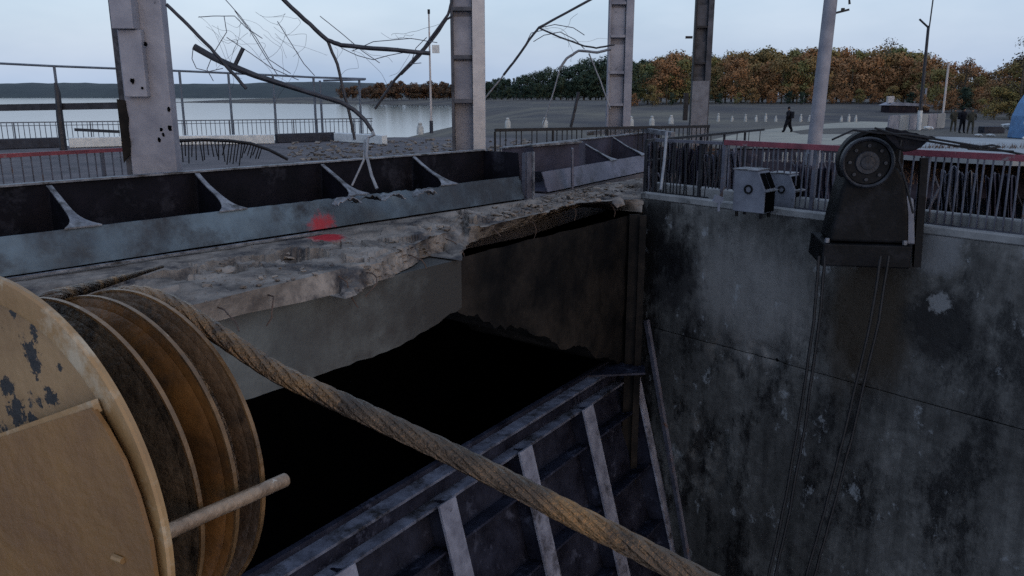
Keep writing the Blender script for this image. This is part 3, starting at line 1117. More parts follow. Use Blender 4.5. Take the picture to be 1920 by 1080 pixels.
def hcolumn(cx0, cx1, depth, shelves, z0, label, fl_px, m_web, m_fl, m_left):
    """column seen on its recessed face: web, bright right flange, narrow left flange, shelf plates"""
    s = depth / FPX / math.cos(PITCH) * .985
    wtot = (cx1 - cx0) * depth / (FPX)
    cxm = V((cx0 + cx1) / 2, 200, depth).x
    rt = root('gantry_column', (cxm, depth, z0), label, 'column', 'steel and concrete columns of the gantry row')
    top = 7.5 + depth * .12
    xl, xr = cxm - wtot / 2, cxm + wtot / 2
    fw = fl_px * depth / FPX
    m = MB()
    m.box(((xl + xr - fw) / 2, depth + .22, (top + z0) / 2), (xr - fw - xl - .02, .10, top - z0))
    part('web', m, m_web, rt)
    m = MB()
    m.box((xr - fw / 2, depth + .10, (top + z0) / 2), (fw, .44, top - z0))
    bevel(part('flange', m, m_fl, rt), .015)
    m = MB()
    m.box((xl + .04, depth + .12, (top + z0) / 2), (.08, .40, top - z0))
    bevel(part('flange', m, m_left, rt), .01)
    for py in shelves:
        z = z_at(cx0, py, depth)
        m = MB()
        m.box(((xl + xr - fw) / 2 + .03, depth + .03, z + .04), (xr - fw - xl - .09, .275, .10))
        part('shelf_plate', m, m_left, rt)
        m = MB()
        m.box(((xl + xr - fw) / 2 + .03, depth + .09, z + 0.6), (xr - fw - xl - .10, .10, 1.02))
        part('stiffener_panel', m, m_web, rt)
    return rt


hcolumn(848, 909, 23, (20, 110, 192, -70), -.02, 'tall grey column with a pale right flange rising at the end of the long girder', 22, M['column'], M['flange'], M['flange_dark'])  # right flange's sunlit brightness put into its paler colour
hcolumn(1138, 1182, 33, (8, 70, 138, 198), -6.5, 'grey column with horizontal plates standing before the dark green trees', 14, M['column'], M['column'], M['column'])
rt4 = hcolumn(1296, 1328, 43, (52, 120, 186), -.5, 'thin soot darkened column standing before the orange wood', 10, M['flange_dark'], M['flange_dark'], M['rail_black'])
# its lower part is unburnt
m = MB()
m.box((V(1312, 200, 42.7).x, 42.72, 1.2), (.85, .06, 3.4))
part('pale_cladding', m, M['box_grey'], rt4)
m = MB()
m.box((V(1287, 170, 42.7).x, 42.7, z_at(1287, 200, 42.7)), (.22, .2, 1.4))
m.box((V(1292, 68, 42.7).x, 42.7, z_at(1287, 70, 42.7)), (.35, .1, .12))
part('bracket', m, M['rail_black'], rt4)

# nearest, broad column with stepped panels
dc = 13.0
cx = V(278, 200, dc).x
rt1 = root('gantry_column', (cx, dc, -.02), 'broad pale column with stepped front panels, nearest on the left', 'column', 'steel and concrete columns of the gantry row')
xl, xr = V(232, 200, dc).x, V(318, 200, dc).x
m = MB()
m.box(((xl + xr) / 2, dc + .16, 4), (xr - xl, .24, 8.04))
bevel(part('shaft', m, M['column'], rt1), .02)
m = MB()
m.box((xl - .055, dc + .2, 4), (.11, .2, 8.04))
part('side_flange', m, M['flange_dark'], rt1)
p1, p2 = z_at(250, 182, dc), z_at(250, 56, dc)
xa, xb = V(236, 150, dc).x, V(278, 150, dc).x
m = MB()
m.box(((xa + xb) / 2, dc - .03, (p1 + p2) / 2), (xb - xa, .14, p2 - p1 - .006))
bevel(part('front_panel', m, M['column'], rt1), .012)
xa, xb = xa - .03, xb - .05
m = MB()
m.box(((xa + xb) / 2, dc - .09, (p2 + 8) / 2), (xb - xa, .26, 8 - p2))
bevel(part('front_panel', m, M['column'], rt1), .012)
m = MB()
random.seed(11)
z = z_at(240, 186, dc)
pts = [Vector((xl - .11, dc + .02, z))]
for k in range(7):
    pts.append(Vector((xl + random.uniform(.0, .05), dc + .02, z - .02 - k * .14)))
pts.append(Vector((xl - .11, dc + .02, z - 1.0)))
m.slab(pts, (0, .02, 0))
part('rust_scab', m, M['pit_wall'], rt1)
for (x, y, r_) in ((302, 243, .03), (306, 252, .025), (298, 262, .03), (256, 152, .035), (274, 165, .02), (280, 84, .03), (316, 205, .03), (318, 240, .04)):
    m = MB()
    p = V(x, y, dc + .03)
    pts = [p + Vector((math.cos(a) * r_ * random.uniform(.6, 1.2), 0.005 if x > 280 else -.15, math.sin(a) * r_ * random.uniform(.8, 1.6))) for a in [i * math.pi / 4 for i in range(8)]]
    m.slab(pts, (0, .02, 0))
    part('shrapnel_scar', m, M['pit_dark'], rt1)

# round concrete pole
p5 = V(1537, 262, 24)
m = MB()
a = Vector((p5.x - .35, 24, -6.8)); b = Vector((V(1562, 0, 24).x + .03, 24.0, 8.5))
rtp = root('utility_pole', a, 'round pale concrete pole with wire brackets behind the red rail', 'pole')
m.tube([a, a.lerp(b, .5), b], [.22, .20, .17], 20)
part('shaft', m, M['column'], rtp)
m = MB()
q = V(1580, 22, 24)
m.bar(V(1568, 24, 24), V(1592, 18, 24), .05, .06)
m.bar(q, q + Z * .1, .08, .08)
m.tube([V(1570, -8, 24), V(1592, -4, 24), V(1593, 8, 24)], .035, 6)
part('wire_bracket', m, M['rail_black'], rtp)

# ================================================================== RAILINGS
def railing(name, label, A, B, h, step, mt_rail, mt_bal, post_every=1.6, rail_t=.06, base=.08, mid=None, group=None, bal_w=.018, lean=0.0, drop=0.0, skip=0.0, cat='railing', post_w=.05):
    A, B = Vector(A), Vector(B)
    D = (B - A)
    L = D.length
    D.normalize()
    rt = root(name, A, label, cat, group)
    m = MB()
    m.bar(A + Z * h, B + Z * h, rail_t, rail_t)
    part('top_rail', m, mt_rail, rt)
    m = MB()
    m.bar(A + Z * base, B + Z * base, .03, .03)
    part('bottom_rail', m, mt_bal, rt)
    if mid:
        m = MB()
        m.bar(A + Z * mid, B + Z * mid, .03, .03)
        part('middle_rail', m, mt_bal, rt)
    bm = MB()
    bm.bar((0, 0, base + .016), (0, 0, h - rail_t / 2 - .002), bal_w, bal_w, (D.x, D.y, 0))
    me = bm.mesh('baluster')
    me.materials.append(mt_bal)
    pm = MB()
    pm.bar((0, 0, 0), (0, 0, h - rail_t / 2 - .003), post_w, post_w, (D.x, D.y, 0))
    pe = pm.mesh('post')
    pe.materials.append(mt_bal)
    n = int(L / post_every)
    for i in range(n + 1):
        o = link('post', pe, None, rt, D * min(i * post_every, L - .03))
    k = step
    if step:
        while k < L:
            if random.random() > skip:
                o = link('baluster', me, None, rt, D * (k + random.uniform(-.008, .008)))
                if lean:
                    o.rotation_euler = (random.gauss(0, lean), random.gauss(0, lean), 0)
            k += step
    return rt


random.seed(5)
KB = KN * .33
up32 = Z * 0
S1 = U(1335, 387) + KB
railing('red_topped_railing', 'iron railing with a red top rail along the kerb behind the black machine', S1, K1 + KD * 1.8 + KB, 1.27, .125, M['red_rail'], M['rail_grey'], 2.0, .10, .12, lean=.012, bal_w=.022, post_w=.075)
railing('damaged_railing', 'damaged grey railing between the second girder and the red rail', K0 + KB + KD * .1, S1 - KD * .06, 1.25, .085, M['rail_grey'], M['rail_black'], 1.15, .06, .12, lean=.035, bal_w=.02, skip=.12, post_w=.06)
pa_, pb_ = V(1432, 303, 39.5), V(1572, 305, 38.8)
pr_ = root('picket_fence', pa_, 'row of short pale pickets seen under the red rail on the far bank', 'fence')
m = MB()
m.bar(pa_ + Z * .06, pb_ + Z * .06, .05, .05)
part('rail', m, M['rail_grey'], pr_)
for k in range(17):
    p = pa_.lerp(pb_, k / 16)
    m = MB()
    m.bar(p + Z * .0, p + Z * .46, .12, .05)
    part('picket', m, M['apron'], pr_)
# leaning pale post by it
m = MB()
m.tube([V(1250, 248, 17.2), V(1246, 300, 16.9), V(1239, 356, 16.6)], .03, 8, wob=.1)
solo('bent_post', m, M['conduit_pale'], 'pale bent post leaning in front of the damaged railing', 'post')

# black rails behind the girders
a, b = V(928, 241, 24), V(1330, 233, 27)
a.z = b.z = 0
railing('black_railing', 'long black topped railing behind the end of the girders', a, b, 1.19, .17, M['rail_black'], M['rail_black'], 1.9, .09, .1, bal_w=.025, skip=.1)
a, b = V(1212, 262, 18.2), V(1432, 240, 24.2)
a.z = b.z = 0
railing('bare_railing', 'bare dark railing without bars running away behind the purple girder', a, b, 1.2, .9, M['rail_black'], M['rail_black'], 1.5, .06, .1, .75)
m = MB()
m.bar(V(1100, 250, 26.3), V(1205, 243, 26.3), .16, .14)
m.bar(V(1205, 243, 26.3), V(1262, 252, 25.0), .16, .14)
solo('pale_beam', m, M['edge_steel'], 'pale sagging beam lying under the long black railing', 'beam')

# left railing by the broad column, bent beyond it
a, b = V(-60, 290, 13.7), V(335, 266, 16.6)
a.z = b.z = 0
railing('red_railing', 'railing with flaking red top rail in front of the broad column', a, b, 1.17, .16, M['red_rail'], M['rail_grey'], 2.2, .07, .12, bal_w=.02)
rb_ = root('bent_railing', V(335, 300, 16.7), 'buckled railing drooping beyond the broad column with splayed bars', 'railing')
pts = [V(x, y, d) for x, y, d in ((333, 264, 16.7), (380, 262, 16.9), (430, 264, 17.1), (470, 269, 17.3), (505, 281, 17.4), (540, 299, 17.5))]
m = MB()
m.tube(pts, .035, 8)
part('top_rail', m, M['rail_black'], rb_)
random.seed(9)
for k in range(26):
    u = k / 25 * 3.6
    i = min(int(u), 3)
    p = pts[i].lerp(pts[i + 1], u - i)
    x_ = 335 + k * 5.6
    ln = random.uniform(.30, .50) * (1.0 if k < 20 else .6)
    lean_ = -.10 if k > 12 else random.uniform(-.04, .04)
    m = MB()
    m.tube([p, p + Vector((lean_, 0, -ln))], .013, 5)
    part('baluster', m, M['rail_black'], rb_)

# timber / steel frame at the far left
m = MB()
fr = root('leaning_post', V(118, 275, 20), 'dark leaning post with a thick crossbar at the left, before the lake', 'post')
m.tube([V(104, 155, 20), V(108, 175, 20), V(112, 215, 20), V(120, 285, 20)], [.04, .07, .08, .09], 8, wob=.15)
part('post', m, M['conduit'], fr)
m = MB()
m.bar(V(-60, 203, 20.1), V(226, 198, 20.1), .10, .16)
part('crossbar', m, M['conduit'], fr)
m = MB()
m.bar(V(140, 243, 19.9), V(224, 247, 19.9), .04, .07)
part('crossbar', m, M['conduit'], fr)

# lakeside railing: tall frame and picket fence
lk0, lk1 = U(-120, 277), U(700, 260)
lk0.z = lk1.z = 0
random.seed(21)
railing('lakeside_railing', 'low picket railing along the water beyond the deck', lk0, lk1, 1.02, .21, M['rail_blue'], M['rail_blue'], 3.0, .05, .25, .88, bal_w=.03)
LD = (lk1 - lk0).normalized()
fr2 = root('tall_railing_frame', lk0, 'tall thin pipe frame standing over the lakeside railing', 'frame')
tops = []
for (x, y) in ((-100, 113), (115, 124), (345, 133), (435, 137), (517, 141), (592, 145)):
    q = along(lk0, LD, x, 1)
    p = lk0 + LD * q
    zt = CAM_H + (178 - y) / FPX * p.y * 1.0
    tp = V(x, y, p.y)
    tops.append(Vector((p.x, p.y, tp.z)))
    m = MB()
    m.tube([p, Vector((p.x, p.y, tp.z))], .06, 8)
    part('post', m, M['rail_blue'], fr2)
tops.append(V(686, 148, lk1.y - .3))
m = MB()
m.tube(tops, .05, 8)
part('top_pipe', m, M['rail_blue'], fr2)
fr3 = root('pipe_portal', lk0 + LD * along(lk0, LD, 608, 1), 'small pipe portal at the right end of the lakeside railing', 'frame')
for x in (608, 680):
    p = lk0 + LD * along(lk0, LD, x, 1) + Vector((0, -.5, 0))
    m = MB()
    m.tube([p, Vector((p.x, p.y, V(x, 151, p.y).z))], .06, 8)
    part('post', m, M['rail_blue'], fr3)
m = MB()
m.tube([V(606, 151, 40.2), V(684, 149, 40.9)], .05, 8)
part('crossbar', m, M['rail_blue'], fr3)

# black and white kerb blocks in front of it
ky0 = (U(-60, 281), U(112, 275), U(320, 270), U(514, 268), U(628, 264), U(720, 271))
cols_ = ('black', 'white', 'white', 'black', 'white')
lab = ('black painted kerb block at the far left under the lakeside railing', 'white kerb block left of the broad column', 'white kerb block right of the broad column',
       'black kerb block between two white ones', 'white kerb block at the right end of the lakeside railing')
xsb = ((-60, 112), (130, 328), (330, 515), (518, 628), (631, 722))
ysb = ((282, 276), (277, 271), (272, 269), (268, 264), (265, 271))
for (x0, x1), (y0, y1), c, lb in zip(xsb, ysb, cols_, lab):
    a, b = U(x0, y0), U(x1, y1)
    h = .42
    m = MB()
    m.bar(a + Z * h / 2, b + Z * h / 2, .3, h)
    o = solo('kerb_block', m, M['white_paint' if c == 'white' else 'black_paint'], lb, 'kerb block', 'black and white kerb blocks by the water')
    bevel(o, .03)

# ================================================================== BENT PIPES AND WIRES
def pipe(name, label, pts, r, mt, n=8, cat='pipe', wob=.05, sub=4):
    P = [V(x, y, d) for x, y, d in pts]
    Q = []
    for a, b in zip(P, P[1:]):
        for k in range(sub):
            Q.append(a.lerp(b, k / sub) + Vector((random.uniform(-1, 1), 0, random.uniform(-1, 1))) * r * .16)
    Q.append(P[-1])
    m = MB()
    m.tube(Q, r, n, wob=wob)
    return solo(name, m, mt, label, cat)


pipe('bent_pipe', 'thin dark pipe slanting down from the broad column across the crossbeam', [(312, 8, 13), (350, 45, 13), (395, 90, 13), (430, 130, 13), (462, 166, 13)], .028, M['conduit'])
bb = root('broken_boom', V(365, 90, 13.3), 'thick black broken boom with a stub, sloping down to the girder', 'boom')
m = MB()
Q = [V(x, y, 13.4) for x, y in ((364, 88), (400, 108), (440, 126), (480, 142), (520, 155), (580, 174), (640, 192), (664, 206), (684, 225), (698, 246))]
m.tube(Q, [.055, .05, .055, .045, .045, .04, .04, .035, .035, .03], 8, wob=.12)
part('spar', m, M['conduit'], bb)
m = MB()
m.bar(V(456, 90, 13.4), V(438, 128, 13.4), .06, .05)
part('stub', m, M['conduit'], bb)
m = MB()
m.tube([V(698, 246, 13.4), V(702, 252, 13.4), V(690, 258, 13.4), V(687, 290, 13.3), V(697, 330, 13.2), V(707, 354, 13.1)], .026, 8, wob=.1)
part('leg', m, M['conduit_pale'], bb)
m = MB()
m.tube([V(684, 262, 13.5), V(682, 300, 13.3), V(660, 348, 13.1)], .018, 8, wob=.1)
part('leg', m, M['conduit_pale'], bb)
pipe('bent_pipe', 'long bent pipe dropping steeply, then running level to the lamp post', [(524, -8, 16), (570, 36, 16), (614, 76, 16), (640, 85, 16), (720, 92, 16), (806, 100, 16.2)], .042, M['conduit'])
pipe('bent_pipe', 'dark rod hanging from the kink of the long bent pipe', [(614, 76, 16), (632, 120, 16), (648, 185, 16), (657, 222, 16), (665, 262, 16)], .03, M['conduit'])
pipe('bent_pipe', 'dark double rod leaning away from the tall pale flanged column, upper strand', [(850, -8, 21), (840, 28, 21), (795, 90, 21), (740, 150, 21), (703, 204, 21)], .035, M['conduit'])
pipe('bent_pipe', 'dark double rod leaning away from the tall pale flanged column, lower strand', [(848, 30, 21), (838, 36, 21), (818, 66, 21), (786, 106, 21), (752, 140, 21)], .026, M['conduit'])
pipe('bent_pipe', 'dark arching pipe between the two grey columns', [(1114, -4, 24), (1060, 25, 24), (1010, 52, 24), (992, 75, 24), (968, 110, 24), (944, 141, 24)], .034, M['conduit'])
pipe('bent_pipe', 'pale lower end of the arching pipe reaching the tall column', [(944, 141, 24), (925, 165, 24), (905, 190, 24)], .022, M['conduit_pale'])
pipe('bent_pipe', 'thin rod from the arching pipe to the column with plates', [(1010, 52, 25), (1050, 70, 25), (1095, 86, 25), (1118, 90, 25), (1152, 84, 25)], .026, M['conduit'])
pipe('bent_pipe', 'pale looped pipe curling in front of the dark green trees', [(1146, 92, 25.5), (1120, 98, 25.5), (1085, 95, 25.5), (1062, 110, 25.5), (1050, 128, 25.5)], .04, M['conduit_pale'])
pipe('bent_pipe', 'pale thin stay below the looped pipe slanting to the railing', [(1050, 128, 25.5), (1040, 165, 25.5), (1015, 244, 25.5)], .02, M['conduit_pale'])
pipe('bent_pipe', 'pale stay slanting right to the foot of the column with plates', [(1104, 100, 25.5), (1125, 150, 25.5), (1144, 204, 25.5)], .022, M['conduit_pale'])
pipe('bent_pipe', 'short black rod standing behind the black railing', [(1085, 172, 26), (1078, 205, 26), (1070, 238, 26)], .05, M['conduit'])
random.seed(33)
WL = ['thin wire sagging from the top between broad column and lamp post', 'stray wire loop hanging round the boom end', 'fine wire trailing off the long bent pipe',
      'fine wire looping left of the tall flanged column', 'wire tangle above the looped pipe', 'thin wire arching above the dark green trees', 'wire dropping from the boom to the lake railing']
WP = [[(418, -6), (450, 30), (480, 70), (505, 112), (545, 138)], [(362, 90), (360, 110), (368, 128), (392, 134), (418, 128)], [(600, 30), (640, 62), (680, 96), (712, 118)],
      [(660, 96), (700, 78), (770, 72), (820, 80)], [(1000, 78), (1020, 66), (1050, 60), (1078, 74), (1096, 92)], [(1012, 52), (1040, 46), (1075, 52), (1096, 66)],
      [(420, 30), (425, 60), (400, 100), (388, 130), (400, 152)]]
WD = [15, 13.3, 16.5, 19, 25, 25, 14]
WL += ['fine wire net hanging from the top right of the broad column', 'fine wire beside the hanging net, right strand', 'fine wire arc above the boom end', 'fine wire below the level pipe', 'frayed wire dropping left of the lamp post', 'fine wire fraying off the arching pipe', 'long thin wire crossing above the lake railing']
WP += [[(440, 20), (470, 60), (500, 110), (520, 140)], [(520, 40), (545, 80), (570, 120), (590, 142)], [(372, 32), (400, 30), (440, 30), (462, 52), (492, 72)], [(640, 90), (670, 104), (700, 112), (728, 104), (760, 98)],
       [(800, 70), (780, 90), (770, 120), (790, 118)], [(985, 84), (996, 62), (1020, 56), (1040, 64)], [(425, 70), (470, 100), (510, 128), (560, 150)]]
WD += [15, 15.5, 13.4, 16.4, 20, 24.5, 15]
for lb, wp, d in zip(WL, WP, WD):
    pipe('loose_wire', lb, [(x, y, d) for x, y in wp], .007 * d / 14, M['rail_grey'], 5, 'wire', .0, 5)

# lamp post by the water
lp = U(809, 250, LAND_Z)
lr = root('lamp_post', lp, 'slender pale lamp post with a small box, left of the tall flanged column', 'lamp post')
m = MB()
tp = V(804, 26, lp.y)
m.tube([lp + Z * .6, lp.lerp(tp, .5), tp], [.085, .07, .05], 10)
part('mast', m, M['flange'], lr)
m = MB()
m.tube([lp, lp + Z * .9], .13, 10)
part('base', m, M['black_paint'], lr)
m = MB()
m.box(V(817, 92, lp.y - .1), (.5, .2, .55))
part('box', m, M['white_paint'], lr)
m = MB()
m.tube([tp, tp + Vector((0, 0, .3))], .09, 8)
part('lamp_head', m, M['rail_black'], lr)

# ================================================================== BOLLARDS
def bollard_mesh(h, r):
    m = MB()
    m.lathe((0, 0, 0), (0, 0, 1), [(0, 0), (0, r), (h * .6, r * .9), (h * .75, r * .55), (h * .9, r * .6), (h, r * .3), (h, 0)], 10)
    me = m.mesh('bollard')
    me.materials.append(M['bollard'])
    return me


bme = bollard_mesh(.85, .26)
far_b = [(952, 240), (1022, 239), (1183, 236), (1222, 235), (1258, 233), (788, 252)]
bl = ['white bollard just right of the tall flanged column', 'white bollard between the columns above the black railing', 'white bollard right beside the column with plates', 'white bollard midway between the plated and sooty columns',
      'white bollard just left of the sooty column', 'white bollard left of the lamp post by the water']
for (x, y), lb in zip(far_b, bl):
    p = U(x, y, LAND_Z)
    o = link('bollard', bme, None, None, p)
    tag(o, lb, 'bollard', 'white bollards along the dam')
for k, x in enumerate((1347, 1373, 1398, 1418, 1436, 1455, 1502, 1518, 1532, 1578, 1592, 1605)):
    p = V(x, 219, 84)
    p.z = LAND_Z
    o = link('bollard', bme, None, None, p)
    s_ = (1.15, .8, 1.05, .9)[k % 4]
    o.scale = (.6, .6, s_ * .9)
    tag(o, 'small white bollard in the row beside the path before the orange wood', 'bollard', 'small white bollards in the row by the path')

# ================================================================== BLACK HOIST MACHINE
mb0 = U(1622, 500)
hm = root('hoist_machine', mb0, 'black greasy hoist machine with a large wheel jutting out from the pier wall', 'machine')
X = Vector((1, 0, 0))
fy = Vector((.18, .98, 0)).normalized()
fx = Vector((fy.y, -fy.x, 0))


def LM(x, y, z):
    return mb0 + fx * x + fy * y + Z * z


m = MB()
m.slab([LM(-.57, -.05, 0), LM(.54, -.05, 0), LM(.54, -.05, .30), LM(-.55, -.05, .30)], fy * .95)
bevel(part('base_plinth', m, M['machine'], hm), .02)
m = MB()
m.slab([LM(-.48, .03, .303), LM(.52, .03, .303), LM(.48, .03, .70), LM(.40, .03, 1.12), LM(.28, .03, 1.30), LM(-.30, .03, 1.30), LM(-.38, .03, 1.0), LM(-.44, .03, .6)], fy * .62)
bevel(part('gear_casing', m, M['machine'], hm), .05, 3)
m = MB()
m.slab([LM(.42, .06, .305), LM(.60, .06, .305), LM(.52, .06, .90), LM(.36, .06, .95)], fy * .5)
bevel(part('side_cover', m, M['box_grey'], hm), .02)
wc = LM(-.11, -.02, 1.36)
m = MB()
m.lathe(wc, fy, [(-.04, .28), (-.06, .305), (-.04, .325), (.06, .325), (.08, .305), (.05, .28)], 48)
wh = part('wheel_rim', m, M['machine_grey'], hm)
m = MB()
m.lathe(wc, fy, [(0.0, .005), (-.01, .27), (.03, .285), (.04, .005)], 48)
part('wheel_disc', m, M['machine'], wh)
m = MB()
m.lathe(wc, fy, [(-.05, .005), (-.05, .07), (-.045, .085), (-.03, .09), (-.03, .14), (-.015, .15), (0, .005)], 32)
part('hub', m, M['machine_grey'], wh)
for k in range(8):
    a = k * math.pi / 4
    m = MB()
    c = wc + (fx * math.cos(a) + Z * math.sin(a)) * .215
    m.lathe(c, fy, [(-.035, .004), (-.035, .022), (-.005, .022), (-.005, .004)], 8)
    part('bolt', m, M['machine_grey'], wh)
m = MB()
m.lathe(wc + fy * .34 + fx * .10, fy, [(-.08, .28), (-.10, .35), (-.08, .40), (.10, .40), (.12, .35), (.10, .28)], 40)
m.lathe(wc + fy * .34 + fx * .10, fy, [(-.02, .005), (-.02, .30), (.02, .30), (.02, .005)], 32)
part('rear_wheel', m, M['machine'], hm)
m = MB()
n_ = 14
arc = []
for i in range(n_ + 1):
    a = R(25) + i / n_ * R(120)
    arc.append(wc + fy * .12 + fx * .12 + (fx * math.cos(a) + Z * math.sin(a)) * .37)
for a, b in zip(arc, arc[1:]):
    m.bar(a, b, .14, .02, (a + b) / 2 - wc)
part('wheel_guard', m, M['machine'], hm)
for sx in (-.50, .46):
    for sy in (.02,):
        m = MB()
        m.tube([LM(sx, sy, .305), LM(sx, sy, .36)], .03, 6)
        part('anchor_bolt', m, M['edge_steel'], hm)
m = MB()
m.bar(LM(.66, .10, 0), LM(.60, .12, 1.42), .09, .07, fy)
part('support_leg', m, M['machine'], hm)
m = MB()
m.bar(LM(.73, .45, 0), LM(.68, .45, 1.35), .05, .05, fy)
part('support_leg', m, M['machine'], hm)
hm.location = C0 + (mb0 - C0) * 1.22
hm.scale = (1.22, 1.22, 1.22)
# rags and cables thrown over the red rail
rg = root('cable_tangle', V(1700, 262, 12.5), 'black cable tangle and rag thrown over the red rail beside the machine', 'cable')
random.seed(14)
m = MB()
n1, n2 = 14, 7
for i in range(n1):
    for j in range(n2):
        u, v_ = i / (n1 - 1), j / (n2 - 1)
        x = 1662 + u * 92
        y = 238 + u * 20 + v_ * (36 * math.sin(math.pi * min(1, u + .12)) + 2)
        m.v.append(V(x, y, 12.4 + v_ * -.12 + .05 * noise.noise(Vector((u * 6, v_ * 4, 0)))) + Vector((0, 0, .03 * noise.noise(Vector((u * 9, v_ * 5, 2))))))
for i in range(n1 - 1):
    for j in range(n2 - 1):
        m.f.append((i * n2 + j, i * n2 + j + 1, (i + 1) * n2 + j + 1, (i + 1) * n2 + j)); m.sm.append(True)
o = part('rag', m, M['rag'], rg)
s_ = o.modifiers.new('thick', 'SOLIDIFY'); s_.thickness = .02
for pts in ([(1560, 262), (1600, 244), (1650, 250), (1700, 252), (1760, 262), (1840, 275), (1920, 290), (1980, 300)], [(1640, 240), (1690, 256), (1760, 268), (1830, 280), (1900, 284)], [(1800, 272), (1830, 276), (1860, 272), (1876, 275), (1850, 280), (1815, 279)],
            [(1690, 262), (1685, 300), (1700, 350), (1712, 400)]):
    m = MB()
    P = [V(x, y, 12.3) for x, y in pts]
    m.tube(P, .017, 6)
    part('cable', m, M['cable'], rg)

# hoist ropes hanging from the machine into the pit
CL = ['leftmost of the four black hoist ropes hanging below the machine', 'second from the left of the black hoist ropes hanging below the machine', 'third from the left of the black hoist ropes hanging below the machine', 'rightmost of the four black hoist ropes hanging below the machine']
CPp = [[(1536, 480), (1526, 600), (1497, 800), (1468, 960), (1432, 1120)], [(1547, 480), (1537, 600), (1509, 800), (1480, 960), (1445, 1120)],
       [(1652, 480), (1633, 600), (1586, 800), (1546, 960), (1500, 1120)], [(1667, 480), (1648, 600), (1602, 800), (1561, 960), (1516, 1120)]]
for lb, wp in zip(CL, CPp):
    m = MB()
    P = [V(x, y, 12.25 - .22 * i) for i, (x, y) in enumerate(wp)]
    Q = []
    for a, b in zip(P, P[1:]):
        for k in range(6):
            Q.append(a.lerp(b, k / 6) + Vector((.006 * random.uniform(-1, 1), 0, 0)))
    m.tube(Q + [P[-1]], .023, 6)
    solo('hoist_rope', m, M['cable'], lb, 'rope', 'hoist ropes hanging below the machine')

# ================================================================== CONTROL CABINETS
def cabinet(px, py, sc, label, rot):
    b = U(px, py)
    rt = root('control_cabinet', b, label, 'cabinet')
    dx = Vector((math.cos(rot), math.sin(rot), 0))
    dy = Vector((-dx.y, dx.x, 0))

    def L(x, y, z):
        return b + (dx * x + dy * y + Z * z) * sc
    m = MB()
    m.slab([L(-.30, 0, .10), L(.32, 0, .10), L(.32, 0, .52), L(.16, 0, .86), L(-.30, 0, .86)], dy * .42 * sc)
    bevel(part('housing', m, M['box_grey'], rt), .012)
    m = MB()
    m.slab([L(-.33, -.02, .865), L(.17, -.02, .865), L(.17, -.02, .885), L(-.33, -.02, .885)], dy * .46 * sc)
    part('lid', m, M['edge_steel'], rt)
    for k in (0, 1):
        m = MB()
        y0 = .03 + k * .20
        m.slab([L(.187, y0, .815), L(.187, y0 + .16, .815), L(.315, y0 + .16, .545), L(.315, y0, .545)], (dx * .9 + Z * .42).normalized() * .012)
        part('gauge_window', m, M['pit_dark'], rt)
    m = MB()
    m.slab([L(.325, -.01, .50), L(.38, -.01, .50), L(.38, -.01, .52), L(.325, -.01, .52)], dy * .44 * sc)
    part('ledge', m, M['edge_steel'], rt)
    m = MB()
    m.slab([L(.323, .03, .12), L(.328, .03, .12), L(.328, .03, .48), L(.323, .03, .48)], dy * .36 * sc)
    part('side_opening', m, M['pit_dark'], rt)
    m = MB()
    m.lathe(L(0, -.004, .52), dy, [(-.02, .055 * sc), (-.02, .085 * sc), (0, .085 * sc), (0, .055 * sc)], 24)
    part('dial_ring', m, M['machine'], rt)
    for sx in (-.24, .25):
        for sy in (.06, .36):
            m = MB()
            m.bar(L(sx, sy, 0), L(sx, sy, .10), .05, .05)
            part('foot', m, M['machine'], rt)
    return rt


cabinet(1400, 408, 1.0, 'grey control cabinet with a dial, sloped panel and dark side opening, nearer one', R(-44))
cabinet(1462, 399, .86, 'second grey control cabinet half hidden behind the nearer one', R(-44))
m = MB()
m.box(U(1345, 395) + Vector((0, 0, .22)), (.16, .12, .14), Matrix.Rotation(R(20), 3, 'Y'))
m.bar(U(1347, 396), U(1347, 396) + Z * .17, .04, .04)
solo('junction_box', m, M['column'], 'small pale junction box left of the grey control cabinet', 'box')

# ================================================================== YELLOW SHEAVE BLOCK
SCn = Vector((-.834, 1.551, CAM_H - .746))
ay, ap = .486, -.03
AX = Vector((math.sin(ay) * math.cos(ap), math.cos(ay) * math.cos(ap), math.sin(ap)))
SR = .35
sb = root('sheave_block', SCn - Z * .5, 'yellow rope sheave block with three greasy grooved wheels close to the camera', 'sheave block')


def disc(off, r, mt, nm='sheave', th=.008):
    m = MB()
    m.lathe(SCn + AX * off, AX, [(-th / 2, .06), (-th / 2 - .004, r - .05), (-th / 2, r - .006), (-th / 2 + .002, r), (th / 2 - .002, r), (th / 2, r - .006), (th / 2 + .004, r - .05), (th / 2, .06)], 128)
    return part(nm, m, mt, sb)


def cone(o0, r0, o1, r1, mt, nm='groove', pr=None):
    """one flank of a rope groove"""
    m = MB()
    m.lathe(SCn + AX * 0, AX, [(o0, r0), (o1, r1), (o1, r1 - .012), (o0, r0 - .012)], 128)
    return part(nm, m, mt, pr or sb)


# three sheaves, each a disc with rope groove flanks
for off, r, mt, fl_ in ((-.095, .364, 'groove_c', .030), (0, SR, 'groove_b', .030), (.068, SR, 'groove_a', .026)):
    dsk = disc(off, r, M[mt], th=.008)
    m = MB()
    m.lathe(SCn + AX * off, AX, [(-.0045, r - .003), (-.0045, r + .002), (.0045, r + .002), (.0045, r - .003)], 160)
    part('rim_edge', m, M['rim'], dsk)
    cone(off + .008, r - .02, off + fl_ + .008, r - .085, M[mt], 'groove_flank', dsk)
    cone(off - .008, r - .02, off - fl_ - .004, r - .085, M[mt], 'groove_flank', dsk)
m = MB()
m.lathe(SCn, AX, [(-.19, .02), (-.19, .27), (.06, .27), (.06, .02)], 96)
part('hub_drum', m, M['groove_a'], sb)
